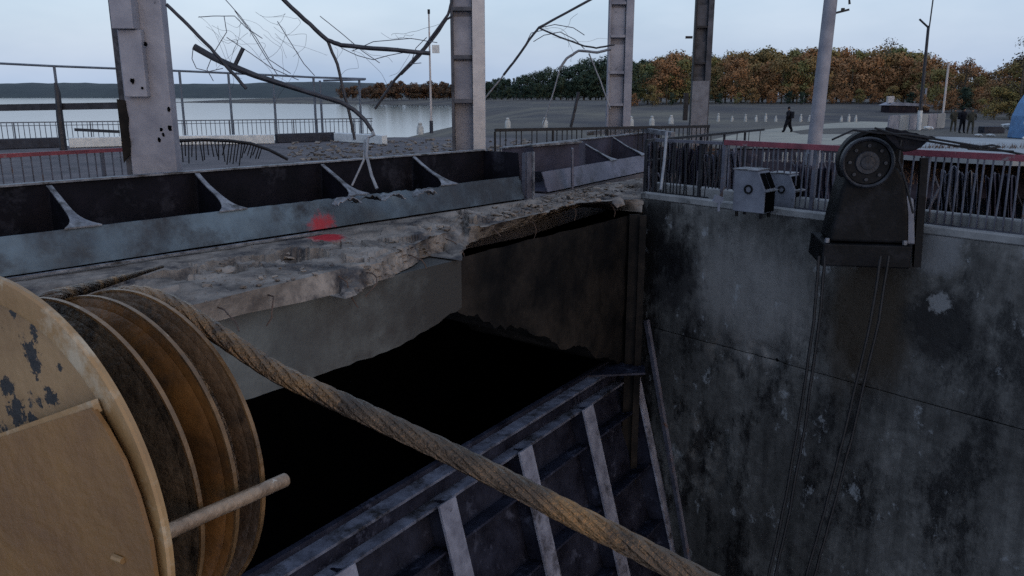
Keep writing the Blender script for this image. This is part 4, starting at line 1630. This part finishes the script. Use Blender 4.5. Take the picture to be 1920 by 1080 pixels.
# wire rope in the first groove
m = MB()
ux = AX.cross(Z).normalized()
uy = AX.cross(ux)
if uy.z < 0:
    uy = -uy
# side plate
po = -.225
m = MB()
m.lathe(SCn + AX * po, AX, [(0.0, .391), (-.0015, .396), (-.0015, .434), (.002, .438), (.010, .438), (.010, .391)], 160)
part('side_plate_rim', m, M['yellow_rim'], sb)
m = MB()
m.lathe(SCn + AX * (po + .012), AX, [(0, .005), (0, .387), (.012, .387), (.012, .005)], 128)
fp = part('side_plate', m, M['yellow_face'], sb)



def PL(px, py, off):                     # point on the plane across the axis
    d = ray(px, py)
    o = SCn + AX * off
    t = (o - C0).dot(AX) / d.dot(AX)
    return C0 + d * t


for (x, y, rr_) in ((56, 655, .030), (66, 690, .022), (30, 772, .034), (12, 725, .024), (92, 745, .020), (110, 690, .012), (60, 790, .022), (20, 585, .014), (60, 622, .016)):
    colour_blot(M['yellow_face'], PL(x, y, po + .01), rr_, (.012, .009, .010), 34.0, 4.2, .12, .97)
# yellow housing cheek low on the left
hp = [(-120, 868), (-60, 840), (180, 762), (205, 800), (238, 860), (265, 930), (288, 1010), (300, 1090), (305, 1180), (-120, 1200)]
m = MB()
pts = [PL(x, y, po - .012) for x, y in hp]
m.slab(pts, -AX * .008)
part('cheek_plate', m, M['yellow'], sb)
m = MB()
a, b = PL(-120, 867, po - .012), PL(181, 761, po - .012)
m.bar(a, b, .012, .022, Z)
part('cheek_flange', m, M['yellow_rim'], sb)
m = MB()
c = PL(222, 1048, po - .022)
m.tube([c - uy * .0 - ux * .012, c + ux * .012], .006, 8)
part('weld_drip', m, M['yellow_rim'], sb)
# guard pin across the wheels
m = MB()
pa = PL(300, 1004, -.20)
pb = PL(534, 900, .10)
m.tube([pa, pa.lerp(pb, .33) + Z * .001, pa.lerp(pb, .66), pb], [.0138, .0134, .0138, .0138], 20, wob=.02)
part('guard_pin', m, M['pin'], sb)


# wire ropes
def strand_rope(name, label, pts, r, pitch=.30, ns=7, res=.012):
    pts = [Vector(p) for p in pts]
    # resample
    Q = [pts[0]]
    for a, b in zip(pts, pts[1:]):
        k = max(1, int((b - a).length / res))
        for i in range(1, k + 1):
            Q.append(a.lerp(b, i / k))
    # smooth
    for _ in range(10):
        Q = [Q[0]] + [(Q[i - 1] + Q[i] * 2 + Q[i + 1]) / 4 for i in range(1, len(Q) - 1)] + [Q[-1]]
    rt = root(name, Q[0], label, 'rope')
    t0 = (Q[1] - Q[0]).normalized()
    x = t0.orthogonal().normalized()
    fr_ = []
    s = 0
    for i, p in enumerate(Q):
        t = (Q[min(i + 1, len(Q) - 1)] - Q[max(i - 1, 0)]).normalized()
        x = (x - t * x.dot(t)).normalized()
        if i:
            s += (p - Q[i - 1]).length
        fr_.append((p, x.copy(), t.cross(x), s))
    rs = r * .34
    for k in range(ns):
        m = MB()
        P = [p + (xx * math.cos(s_ / pitch * 2 * math.pi + k * 2 * math.pi / ns) + yy * math.sin(s_ / pitch * 2 * math.pi + k * 2 * math.pi / ns)) * (r - rs) for p, xx, yy, s_ in fr_]
        m.tube(P, rs, 7)
        part('strand', m, M['rope'], rt)
    m = MB()
    m.tube(Q, r * .86, 14)
    part('core', m, M['rope'], rt)
    return rt


RO = .10
ry_ = .018
arcp = []
# wraps over the far groove, then leaves in a straight line
rr_ = SR - .012
end1 = PL(392, 636, RO)
for i in range(18):
    a = R(200) - i * R(150) / 17
    arcp.append(SCn + AX * RO + (ux * math.cos(a) + uy * math.sin(a)) * rr_)
# keep the arc on the side away from the exit
line = [PL(x, y, RO) for x, y in ((520, 700), (700, 782), (850, 853), (1000, 928), (1150, 1005), (1300, 1082), (1500, 1185))]
ex = line[0]
# tangent start: drop arc points beyond the tangent to the exit point
best = min(range(len(arcp)), key=lambda i: abs((arcp[i] - (SCn + AX * RO)).normalized().dot((ex - arcp[i]).normalized())) if True else 0)
cands = []
for i in range(200):
    a = i / 200 * 2 * math.pi
    p = SCn + AX * RO + (ux * math.cos(a) + uy * math.sin(a)) * rr_
    dd = abs((p - (SCn + AX * RO)).normalized().dot((ex - p).normalized()))
    cands.append((dd, a, p))
cands = [c for c in sorted(cands, key=lambda c: c[0])[:8] if (c[2] - SCn).z > 0]
ta = cands[0][1]
sgn = 1 if (SCn + AX * RO + (ux * math.cos(ta + .3) + uy * math.sin(ta + .3)) * rr_ - ex).length > (SCn + AX * RO + (ux * math.cos(ta) + uy * math.sin(ta)) * rr_ - ex).length else -1
arcp = [SCn + AX * RO + (ux * math.cos(ta + sgn * u) + uy * math.sin(ta + sgn * u)) * rr_ for u in [i * .1 for i in range(26, -1, -1)]]
strand_rope('wire_rope', 'thick greasy wire rope running from the yellow sheave block down across the pit', arcp + line, .0205)
P2 = [PL(60, 580, -.04), PL(100, 560, -.03), V(160, 541, 2.4), V(235, 520, 4.2), U(305, 500, .04)]
strand_rope('wire_rope', 'short brown wire rope leading back from the sheaves to the ledge', P2, .019)
# ropes in the two visible grooves
for off, ns_ in ((.034, 6),):
    arc2 = [SCn + AX * off + (ux * math.cos(u) + uy * math.sin(u)) * (SR - .05) for u in [ta + sgn * (i * .1 - 1.4) for i in range(42)]]
    strand_rope('wire_rope', 'dark wire rope seated in the groove between the second and third sheave', arc2, .017)

# ================================================================== FLOOR DEBRIS AND RUBBLE
def chunk_mesh(seed, flat=.5):
    random.seed(seed)
    import bmesh
    bm = bmesh.new()
    bmesh.ops.create_icosphere(bm, subdivisions=1, radius=1)
    for v in bm.verts:
        v.co *= random.uniform(.6, 1.15)
        v.co.z *= flat
    me = bpy.data.meshes.new('chunk')
    bm.to_mesh(me)
    bm.free()
    return me


CH = [chunk_mesh(i, .45 + .1 * (i % 3)) for i in range(6)]


def rubble(name, spots, mt, lo, hi):
    m = MB()
    for (p, s) in spots:
        me = random.choice(CH)
        rot = Matrix.Rotation(random.uniform(0, 6.3), 3, 'Z') @ Matrix.Rotation(random.uniform(-.4, .4), 3, 'X')
        sx = s * random.uniform(.7, 1.4)
        vs_ = [rot @ Vector((v.co.x * sx, v.co.y * s, v.co.z * s)) + p for v in me.vertices]
        m.add(vs_, [tuple(f.vertices) for f in me.polygons])
    o = struct(name, m, mt, 'stuff')
    return o


random.seed(77)
sp = []
for _ in range(480):
    x = random.uniform(380, 1190)
    b_, t_, f_ = tab(x)
    u = random.betavariate(2, 1.3)
    y = b_ + (t_ - b_) * u
    p = U(x, y, .02)
    big = random.random() ** 6
    sp.append((p, .012 + .07 * big * (1.4 if x > 640 else .8)))
for _ in range(160):
    x = random.uniform(990, 1200)
    y = random.uniform(tab(x)[0], tab(x)[0] + 22)
    sp.append((U(x, y, .02), random.uniform(.015, .07)))
o = rubble('rubble', sp, M['concrete'], 0, 1)
o['label'] = 'pale concrete crumbs strewn over the broken ledge'
sp = []
for _ in range(420):
    x = random.uniform(540, 1000)
    y = random.uniform(262, 300)
    sp.append((U(x, y, .02), random.uniform(.04, .10) + .16 * random.random() ** 5))
o = rubble('deck_rubble', sp, M['concrete'], 0, 1)
o['label'] = 'scattered rubble on the deck behind the long girder'
# larger countable lumps
LB = [((845, 405), .20, 'upright broken concrete slab end standing at the middle of the ledge'), ((892, 408), .16, 'jagged concrete lump right of the upright slab end'), ((995, 352), .10, 'small concrete lump by the foot of the end post'),
      ((1040, 348), .13, 'concrete lump in front of the dark box panel'), ((930, 402), .12, 'flat concrete flake lying on the ledge under the end post'), ((1160, 378), .16, 'pale concrete lump at the far corner of the pit'),
      ((430, 505), .10, 'dark cracked lump on the nearer slab, left'), ((540, 485), .09, 'cracked lump on the nearer slab, right of the dark hollow')]
random.seed(5)
for k, ((x, y), s, lb) in enumerate(LB):
    me = CH[k % 6].copy()
    p = U(x, y, .02)
    o = link('concrete_chunk', me, M['concrete'], None, p)
    o.scale = (s * 1.3, s, s * (.9 if k < 2 else .6))
    o.rotation_euler = (random.uniform(-.5, .5), random.uniform(-.4, .4), random.uniform(0, 6))
    tag(o, lb, 'concrete chunk')
# bent reinforcing bars sticking out of the broken edge
random.seed(41)
RB = ['rusty bar sticking from the ledge just beyond the sheaves', 'thin rusty bar curling off the face of the nearer slab', 'rusty bar at the step between the two slabs', 'short bar below the red paint', 'long bent bar hanging from the middle of the ledge',
      'bar pointing up beside the upright slab end', 'kinked bar right of the upright slab end', 'thin bar bent over the edge under the end post', 'bar sticking from the rubble before the purple girder', 'last thin bar near the far corner of the pit']
for lb, x in zip(RB, (410, 505, 642, 690, 765, 838, 905, 985, 1060, 1140)):
    b_, t_, f_ = tab(x)
    p = U(x, (t_ * .6 + f_ * .4), -.1)
    d_ = Vector((.8, -.57, random.uniform(-.4, .5)))
    Q = [p - d_ * .1, p + d_ * .08]
    for k in range(4):
        d_ = (d_ + Vector((random.uniform(-.7, .7), random.uniform(-.3, .3), random.uniform(-.9, .25)))).normalized()
        Q.append(Q[-1] + d_ * random.uniform(.05, .14))
    m = MB()
    m.tube(Q, .0095, 5)
    solo('rebar', m, M['rebar'], lb, 'reinforcing bar', 'bent bars in the broken ledge')

# torn sheets and bars behind the kerb railing
random.seed(52)
for (x0, x1, yt, yb, dp, lb, mt) in ((1212, 1262, 268, 372, 19.5, 'torn ribbed sheet behind the damaged railing, left piece', 'purple_steel'), (1268, 1322, 276, 378, 19.2, 'torn ribbed sheet behind the damaged railing, right piece', 'purple_dark'),
                                  (1322, 1385, 285, 372, 18.6, 'dull sheet standing behind the nearer cabinet', 'purple_steel'), (1490, 1560, 312, 392, 17.0, 'dark torn sheet between the rear cabinet and the machine', 'purple_dark'),
                                  (1765, 1832, 318, 412, 15.2, 'blue grey torn sheet standing behind the red rail right of the machine', 'gate_steel'), (1850, 1905, 330, 420, 14.2, 'dark crumpled sheet behind the railing at the right edge', 'purple_dark')):
    m = MB()
    n_ = 26
    for i in range(n_ + 1):
        u = i / n_
        x = x0 + (x1 - x0) * u
        d_ = dp + .09 * math.sin(i * 1.6) + .15 * noise.noise(Vector((u * 3, dp, 0)))
        top = yt + 16 * noise.noise(Vector((u * 4, dp, 1))) + 8 * noise.noise(Vector((u * 15, dp, 2)))
        for k in range(5):
            y = top + (yb + 40 - top) * k / 4
            m.v.append(V(x + 5 * noise.noise(Vector((u * 3, k * .7, dp))), y, d_ + .06 * noise.noise(Vector((u * 6, k, dp)))))
    for i in range(n_):
        for k in range(4):
            a = i * 5 + k
            m.f.append((a, a + 1, a + 6, a + 5)); m.sm.append(False)
    o = solo('torn_sheet', m, M[mt], lb, 'sheet metal')
    o.modifiers.new('thick', 'SOLIDIFY').thickness = .012
for k in range(34):
    x = random.choice([random.uniform(1205, 1345), random.uniform(1480, 1560), random.uniform(1725, 1915)])
    dp = random.uniform(13.6, 15.5) if x > 1700 else random.uniform(17.6, 19)
    y0 = random.uniform(285, 335) if x < 1700 else random.uniform(310, 360)
    m = MB()
    ln_ = random.uniform(40, 95)
    m.tube([V(x, y0, dp), V(x + random.gauss(0, 7), y0 + ln_ * .5, dp), V(x + random.gauss(0, 9), y0 + ln_ + 30, dp)], random.uniform(.010, .022), 5)
    where = 'the damaged railing left of the cabinets' if x < 1345 else ('the rear cabinet and the machine' if x < 1600 else 'the red rail right of the machine')
    solo('twisted_bar', m, M[random.choice(['rail_black', 'rail_grey', 'conduit'])], 'thin twisted bar leaning among the wreckage behind ' + where, 'bar', 'twisted bars behind ' + where)

# fine tangles of torn wire in the air
random.seed(63)
for (lb, x0, y0, x1, y1, dp, nw) in (('fuzzy net of torn wire above the boom stub', 362, 30, 520, 150, 14.2, 9), ('trailing net of fine wire right of the boom stub', 440, 10, 600, 140, 15.2, 9),
                                 ('thin frayed wires round the level pipe', 600, 60, 760, 130, 16.6, 4), ('frayed wires round the lamp post top', 700, 60, 830, 120, 20, 4), ('frayed wires round the arching pipe', 990, 45, 1120, 105, 24.6, 4)):
    rt_ = root('wire_tangle', V((x0 + x1) / 2, (y0 + y1) / 2, dp), lb, 'wire')
    for k in range(nw):
        u = k / nw
        x, y = x0 + (x1 - x0) * random.uniform(0, .5), y0 + (y1 - y0) * random.uniform(0, .5)
        ax_, ay_ = (x1 - x0) / 9 * random.uniform(.3, 1.1), (y1 - y0) / 9 * random.uniform(.2, 1.3)
        bend_ = random.uniform(-2.2, 2.2)
        P = []
        for i in range(9):
            P.append(V(x, y, dp + random.uniform(-.1, .1)))
            x += ax_ * math.cos(i * bend_ * .25) + random.gauss(0, 4)
            y += ay_ + 9 * math.sin(i * bend_ * .5) + random.gauss(0, 4)
        Q = []
        for i in range(len(P) - 1):
            for t in range(3):
                Q.append(P[i].lerp(P[i + 1], t / 3))
        for _ in range(2):
            Q = [Q[0]] + [(Q[i - 1] + Q[i] * 2 + Q[i + 1]) / 4 for i in range(1, len(Q) - 1)] + [Q[-1]]
        m = MB()
        m.tube(Q, .0026 * dp / 14, 4)
        part('strand', m, M['conduit_pale'] if k % 3 else M['conduit'], rt_)

# ================================================================== PEOPLE
def person(p, label, facing, cloth, stride=.22, bulk=1.0, h=1.74, pocket=True):
    rt = root('person', p, label, 'person')
    vs_ = [(0, 0, .95), (0, 0, 1.15), (0, 0.01, 1.38), (0, .02, 1.50), (0, .03, 1.57),          # pelvis..neck
           (-.10, 0, .90), (-.12, stride * .6, .50), (-.13, stride, .09), (-.13, stride + .14, .04),
           (.10, 0, .90), (.12, -stride * .2, .50), (.13, -stride, .10), (.13, -stride + .13, .05),
           (-.19, 0, 1.42), (-.27, -.03, 1.15), (-.22, .10, .98),
           (.19, 0, 1.42), (.27, -.03, 1.15), (.22, .10, .98)]
    ed = [(0, 1), (1, 2), (2, 3), (3, 4), (0, 5), (5, 6), (6, 7), (7, 8), (0, 9), (9, 10), (10, 11), (11, 12), (2, 13), (13, 14), (14, 15), (2, 16), (16, 17), (17, 18)]
    rad = [.17, .18, .19, .09, .065, .105, .075, .055, .045, .105, .075, .055, .045, .085, .06, .05, .085, .06, .05]
    s = h / 1.78
    me = bpy.data.meshes.new('body')
    me.from_pydata([(x * s * bulk, y * s, z * s) for x, y, z in vs_], ed, [])
    o = link('body', me, cloth, rt)
    sk = o.modifiers.new('skin', 'SKIN')
    for i, r_ in enumerate(rad):
        o.data.skin_vertices[0].data[i].radius = (r_ * s * bulk, r_ * s * (.8 if i < 4 else 1))
    o.data.skin_vertices[0].data[0].use_root = True
    sb_ = o.modifiers.new('sub', 'SUBSURF'); sb_.levels = 2; sb_.render_levels = 2
    sk.use_smooth_shade = True
    m = MB()
    base = Vector(p)
    m.lathe(base + Vector((0, .045, 1.67)) * s, (0, 0, 1), [(-.115, .005), (-.11, .05), (-.06, .078), (0, .09), (.05, .085), (.10, .05), (.115, .005)], 16)
    hd = part('head', m, M['skin'], rt)
    m = MB()
    m.lathe(base + Vector((0, .035, 1.69)) * s, (0, 0, 1), [(-.05, .09), (0, .102), (.06, .097), (.115, .055), (.125, .004)], 16)
    part('cap', m, cloth, rt)
    m = MB()
    m.box(base + Vector((0, -.22 * s, 1.22 * s)), (.34 * bulk, .2, .5))
    bevel(part('backpack', m, cloth, rt), .05, 3)
    rt.rotation_euler = (0, 0, facing)
    return rt


person(U(1477, 248, LAND_Z), 'person in dark clothes walking away on the path with hands in pockets', R(60), M['cloth'], .24, 1.75, 1.84)
pp_ = U(1802, 250, LAND_Z)
person(pp_, 'person in black clothes standing on the right beside the trees', R(200), M['cloth'], .06, 1.2, 1.8)
person(U(1818, 251, LAND_Z), 'person in brown clothes standing closely behind the one in black', R(160), M['cloth_olive'], .08, 1.15, 1.75)
person(U(1786, 248, LAND_Z), 'person in olive clothes standing left of the one in black', R(170), M['cloth_olive'], .05, 1.1, 1.72)

# ================================================================== RIGHT BACKGROUND
ub = U(1722, 246, LAND_Z)
ur = root('utility_pole', ub, 'dark utility pole with white painted foot and a tilted arm', 'pole')
m = MB()
ut = V(1741, 48, ub.y)
f_ = ub.lerp(ut, .2)
m.tube([ub, f_], .17, 10)
part('painted_foot', m, M['white_paint'], ur)
m = MB()
m.tube([f_, ub.lerp(ut, .6), ut], [.13, .11, .10], 10)
part('shaft', m, M['conduit'], ur)
m = MB()
m.tube([V(1724, 36, ub.y), V(1741, 52, ub.y)], .07, 6)
part('arm', m, M['conduit'], ur)
m = MB()
m.tube([V(1738, 80, ub.y - .1), V(1744, 40, ub.y - .1), V(1752, -20, ub.y - .1)], .05, 6)
part('antenna', m, M['conduit'], ur)
b0 = U(1765, 240, LAND_Z)
m = MB()
m.tube([b0, V(1779, 118, b0.y)], .09, 8)
solo('thin_pole', m, M['flange'], 'thin pale pole standing between the utility pole and the people', 'pole')
b0 = U(1731, 216, LAND_Z)
m = MB()
m.tube([b0, V(1737, 165, b0.y)], .14, 8)
solo('thin_pole', m, M['column'], 'short grey pole right behind the utility pole', 'pole')
# concrete panel fence
fa, fb = U(1664, 248, LAND_Z), U(1770, 240, LAND_Z)
pf = root('panel_fence', fa, 'low grey concrete panel fence behind the machine wheel', 'fence')
for k in range(6):
    a = fa.lerp(fb, k / 6)
    b = fa.lerp(fb, (k + .94) / 6)
    m = MB()
    m.bar(a + Z * .62, b + Z * .62, .12, 1.2)
    part('panel', m, M['apron'] if k % 2 else M['column'], pf)
# parked wreck-like low shelter
sh = U(1702, 216, LAND_Z)
st = root('low_shelter', sh, 'low dark shelter with a pale roof at the foot of the wood', 'shelter')
m = MB()
m.box(sh + Vector((0, 1, .6)), (5.5, 2.5, 1.4))
part('wall', m, M['bank'], st)
m = MB()
m.slab([sh + Vector((-3.0, -.4, 1.32)), sh + Vector((3.2, -.4, 1.15)), sh + Vector((3.0, -.4, 1.45)), sh + Vector((-2.0, -.4, 1.75))], (0, 3, 0))
part('roof', m, M['column'], st)
m = MB()
m.box(sh + Vector((-2.4, .5, 2.1)), (.8, .6, .9))
part('chimney', m, M['flange'], st)
# blue cabin
bc = U(1925, 262, LAND_Z) + Vector((1.15, 0, 0))
cb = root('blue_cabin', bc, 'tall sky blue painted metal cabin at the right edge', 'cabin')
m = MB()
m.slab([bc + Vector((-.9, 0, 0)), bc + Vector((2.8, 0, 0)), bc + Vector((2.8, 0, 2.9)), bc + Vector((-.1, 0, 2.9)), bc + Vector((-.5, 0, 2.2)), bc + Vector((-.78, 0, 1.4))], (0, 2.5, 0))
bevel(part('body', m, M['blue_paint'], cb), .06)
m = MB()
m.slab([bc + Vector((-1.3, -.1, .95)), bc + Vector((-.75, -.1, 1.1)), bc + Vector((-.75, -.1, 1.2)), bc + Vector((-1.3, -.1, 1.1))], (0, .4, 0))
m.box(bc + Vector((-1.0, -.1, 2.0)), (.25, .25, .35))
part('fender', m, M['white_paint'], cb)
m = MB()
m.box(bc + Vector((1.2, -.02, 2.3)), (1.3, .04, .8))
part('window', m, M['machine'], cb)
m = MB()
m.bar(bc + Vector((-1.7, -.5, .1)), bc + Vector((-1.0, -.4, .55)), .12, .1)
part('step', m, M['white_paint'], cb)
m = MB()
p = U(1858, 250, LAND_Z)
m.box(p + Z * .25, (1.5, .8, .5))
o = solo('dark_crate', m, M['black_paint'], 'dark crate on the ground left of the blue cabin', 'crate')
bevel(o, .04)
for x, y, s, lb in ((1890, 236, .36, 'pale sack lying on top of the dark crate'), (1857, 250, .22, 'small pale stone by the dark crate'), (1834, 252, .2, 'small pale stone near the feet of the people'), (1740, 240, .25, 'pale heap at the foot of the panel fence')):
    p = V(x, y, 54)
    if y > 245:
        p.z = LAND_Z + .1
    o = link('pale_lump', CH[2].copy(), M['white_paint'], None, p)
    o.scale = (s * 1.6, s, s)
    tag(o, lb, 'lump')

# ================================================================== TREES
def tree_meshes(seed, h, w, nblob, nleaf, ls, mt, bare=0.0, cone=False):
    random.seed(seed)
    crown = MB()
    bl_ = []
    for i in range(nblob):
        u = random.random()
        z = h * (.16 + .76 * u)
        rad = w / 2 * (math.sin(math.pi * min(1, max(.12, u * .8 + .16))) if not cone else (1.05 - u))
        a = random.uniform(0, 6.283)
        q = rad * math.sqrt(random.random())
        bl_.append((Vector((math.cos(a) * q, math.sin(a) * q, z)), random.uniform(.13, .24) * w * (1 if not cone else (1.2 - .7 * u))))
    for i in range(nleaf):
        c, r_ = random.choice(bl_)
        d = Vector((random.gauss(0, 1), random.gauss(0, 1), random.gauss(0, 1))).normalized()
        p = c + Vector((d.x, d.y, d.z * .8)) * r_ * random.uniform(.5, 1.15)
        if p.z > h * 1.03:
            p.z = h * random.uniform(.95, 1.03)
        s = ls * random.uniform(.5, 1.3)
        nn_ = (d + Vector((random.gauss(0, .22), random.gauss(0, .22), random.gauss(0, .22)))).normalized()
        a = nn_.orthogonal().normalized()
        b = nn_.cross(a)
        ang = random.uniform(0, 3.14)
        a, b = a * math.cos(ang) + b * math.sin(ang), b * math.cos(ang) - a * math.sin(ang)
        crown.add([p - a * s, p + b * s * .7, p + a * s, p - b * s * .6], [(0, 1, 2, 3)])
    tr_ = MB()
    tr_.tube([(0, 0, -.5), (0, 0, h * .3), (.1, 0, h * .6), (.15, .1, h * .9)], [h * .02, h * .015, h * .01, h * .003], 7)
    for i in range(9):
        c, r_ = random.choice(bl_)
        z = c.z * random.uniform(.5, .8)
        tr_.tube([(0, 0, z), (c.x * .5, c.y * .5, z + (c.z - z) * .6), c], [h * .008, h * .005, h * .002], 5)
    cm, tm = crown.mesh('crown'), tr_.mesh('trunk')
    cm.materials.append(mt)
    tm.materials.append(M['bark'])
    return cm, tm


def plant(protos, x, y, s, label, group, rz=None, name='autumn_tree', z=None):
    cm, tm = random_.choice(protos)
    rt = root(name, (x, y, land_h(x, y) if z is None else z), label, 'tree', group)
    rt.rotation_euler = (0, 0, random_.uniform(0, 6.28) if rz is None else rz)
    rt.scale = (s * random_.uniform(.9, 1.15), s * random_.uniform(.9, 1.15), s)
    link('crown', cm, None, rt)
    link('trunk', tm, None, rt)
    return rt


random_ = random.Random(99)
rust = [tree_meshes(s, 12, 10, 24, 2600, .30, M['leaf_rust']) for s in (1, 2)]
gold = [tree_meshes(s, 12, 10, 24, 2600, .30, M['leaf_gold']) for s in (3, 4)]
green = [tree_meshes(s, 12, 9, 22, 2600, .30, M['leaf_green']) for s in (5, 6)]
conif = [tree_meshes(8, 15, 7, 26, 2600, .26, M['leaf_green'], cone=True)]
far_t = [tree_meshes(s, 12, 11, 16, 1300, .5, M['leaf_far']) for s in (9, 10)]
bare_t = [tree_meshes(s, 12, 8, 24, 900, .20, M['leaf_bare']) for s in (12,)]


def top_to_s(px, ytop, depth, H0):
    x = V(px, 190, depth).x
    g = land_h(x, depth)
    zt = V(px, ytop, depth).z
    return x, (zt - g) / H0


# outline of the orange wood, pixel column -> top row
OUT = [(1180, 100), (1230, 97), (1280, 96), (1340, 92), (1400, 88), (1450, 90), (1500, 86), (1560, 84), (1610, 82), (1650, 78), (1700, 82), (1730, 96), (1760, 112), (1800, 108), (1830, 120), (1850, 140), (1870, 118), (1900, 100), (1940, 84), (1990, 78)]


def outl(px):
    for a, b in zip(OUT, OUT[1:]):
        if px <= b[0]:
            return a[1] + (b[1] - a[1]) * (px - a[0]) / (b[0] - a[0])
    return OUT[-1][1]


for row, (dep, dy) in enumerate(((150, 14), (166, 4), (184, 0))):
    px = 1182 + row * 13
    while px < 2010:
        d = dep - (px > 1720) * 30 - (px > 1850) * 22 + random_.uniform(-5, 5)
        x, s = top_to_s(px, outl(px) + dy + random_.uniform(-4, 12), d, 12.2)
        pr = rust if (random_.random() < (.75 if px > 1560 else .3)) else gold
        if px < 1215 and random_.random() < .6:
            pr = green
        lb = 'rust brown autumn tree in the wood behind the path' if pr is rust else ('golden olive autumn tree in the wood behind the path' if pr is gold else 'dark green tree at the left end of the orange wood')
        plant(pr, x, d, s, lb, {id(rust): 'rust brown trees of the wood', id(gold): 'golden trees of the wood'}.get(id(pr), 'green trees at the end of the wood'))
        px += random_.uniform(26, 40) * 160 / d * (.9 if row == 0 else 1)
# low undergrowth hides the trunks
px = 1190
while px < 2000:
    d = 138 - (px > 1720) * 26 - (px > 1850) * 20
    x, s = top_to_s(px, 168 + random_.uniform(-12, 8), d, 12.2)
    plant([rust[0], gold[1], green[0]], x, d, s, 'low dark shrub at the foot of the orange wood', 'shrubs at the foot of the wood', name='shrub')
    px += random_.uniform(22, 36)
# dark green group
for px, yt, d in ((908, 153, 437), (919, 151, 436), (930, 145, 434), (941, 143, 433), (952, 145, 432), (963, 143, 430), (974, 141, 429), (985, 137, 428), (996, 136, 426), (1007, 133, 425), (1018, 130, 424), (1029, 125, 422), (1040, 125, 421), (1051, 123, 420), (1062, 124, 419), (1073, 122, 417), (1084, 114, 416), (1095, 108, 415), (1106, 109, 413), (1117, 110, 412), (1128, 107, 411), (1139, 103, 409), (1150, 104, 408), (1161, 103, 407), (1172, 102, 405), (912, 177, 421), (926, 170, 419), (940, 168, 418), (954, 161, 416), (968, 156, 415), (982, 158, 414), (996, 152, 412), (1010, 153, 411), (1024, 156, 409), (1038, 150, 408), (1052, 141, 407), (1066, 149, 405), (1080, 140, 404), (1094, 133, 402), (1108, 137, 401), (1122, 136, 400), (1136, 132, 398), (1150, 124, 397), (1164, 131, 395), (1178, 130, 394)):
    x, s = top_to_s(px, yt, d, 12.2)
    cf = px in (963, 1040, 1084, 1128)
    if cf:
        s *= 12.2 / 15
    plant(conif if cf else green, x, d, s, 'dark conifer in the evergreen group between the columns' if cf else 'dark green tree in the evergreen group between the columns', 'dark conifers between the columns' if cf else 'dark green trees between the columns', name='conifer' if cf else 'evergreen_tree')
# distant brown belt
px = 640
while px < 925:
    yt = 152 if px > 700 else 160
    d = 452 if px > 700 else 520
    x, s = top_to_s(px, yt + random_.uniform(-3, 4), d, 12.2)
    plant(far_t, x, d + random_.uniform(-8, 8), s * .95, 'brown tree in the distant belt beyond the bank', 'brown trees of the distant belt', name='distant_tree')
    px += random_.uniform(7, 11)
# bare ones sticking out at the right
for px, yt, d, lb in ((1660, 66, 175, 'sparse tree crown rising above the top of the orange wood'), (1805, 104, 118, 'thin bare tree standing right of the thin pale pole'), (1912, 62, 92, 'dark sparse tree top at the right edge')):
    x, s = top_to_s(px, yt, d, 12.2)
    plant(bare_t, x, d, s, lb, None, name='bare_tree')
# dry brush along the far bank of the channel
m = MB()
random.seed(8)
for k in range(9000):
    x = random.uniform(2, 34)
    y = random.uniform(38.5, 43)
    if 10.5 < x < 18:
        continue
    u = max(0, (42.2 - y) / 9)
    z = LAND_Z - .05 - 4.2 * u ** 1.2
    h = random.uniform(.10, .42)
    a = random.uniform(0, 3.14)
    dx_, dy_ = math.cos(a) * .02, math.sin(a) * .02
    t = Vector((random.gauss(0, .12), random.gauss(0, .12), h))
    m.add([(x - dx_, y - dy_, z), (x + dx_, y + dy_, z), Vector((x, y, z)) + t], [(0, 1, 2)])
o = struct('dry_grass', m, M['leaf_far'], 'stuff')
o['label'] = 'dry brown grass along the bank beyond the railing'

# ================================================================== AIR
HAZE = True
if HAZE:
    hz = bpy.data.materials.new('haze_air')
    hz.use_nodes = True
    n, l = hz.node_tree.nodes, hz.node_tree.links
    n.clear()
    ou = n.new('ShaderNodeOutputMaterial')
    pv = n.new('ShaderNodeVolumePrincipled')
    pv.inputs['Color'].default_value = (0.74, 0.87, 1.0, 1)
    pv.inputs['Density'].default_value = 0.0011
    pv.inputs['Anisotropy'].default_value = 0.0
    l.new(pv.outputs[0], ou.inputs['Volume'])
    m = MB()
    m.slab([(-2600, -40, -9), (1000, -40, -9), (1000, 3100, -9), (-2600, 3100, -9)], (0, 0, 55))
    o = struct('haze', m, hz, 'stuff')
    o['label'] = 'thin evening haze over the lake'
print('objects', len(bpy.data.objects))
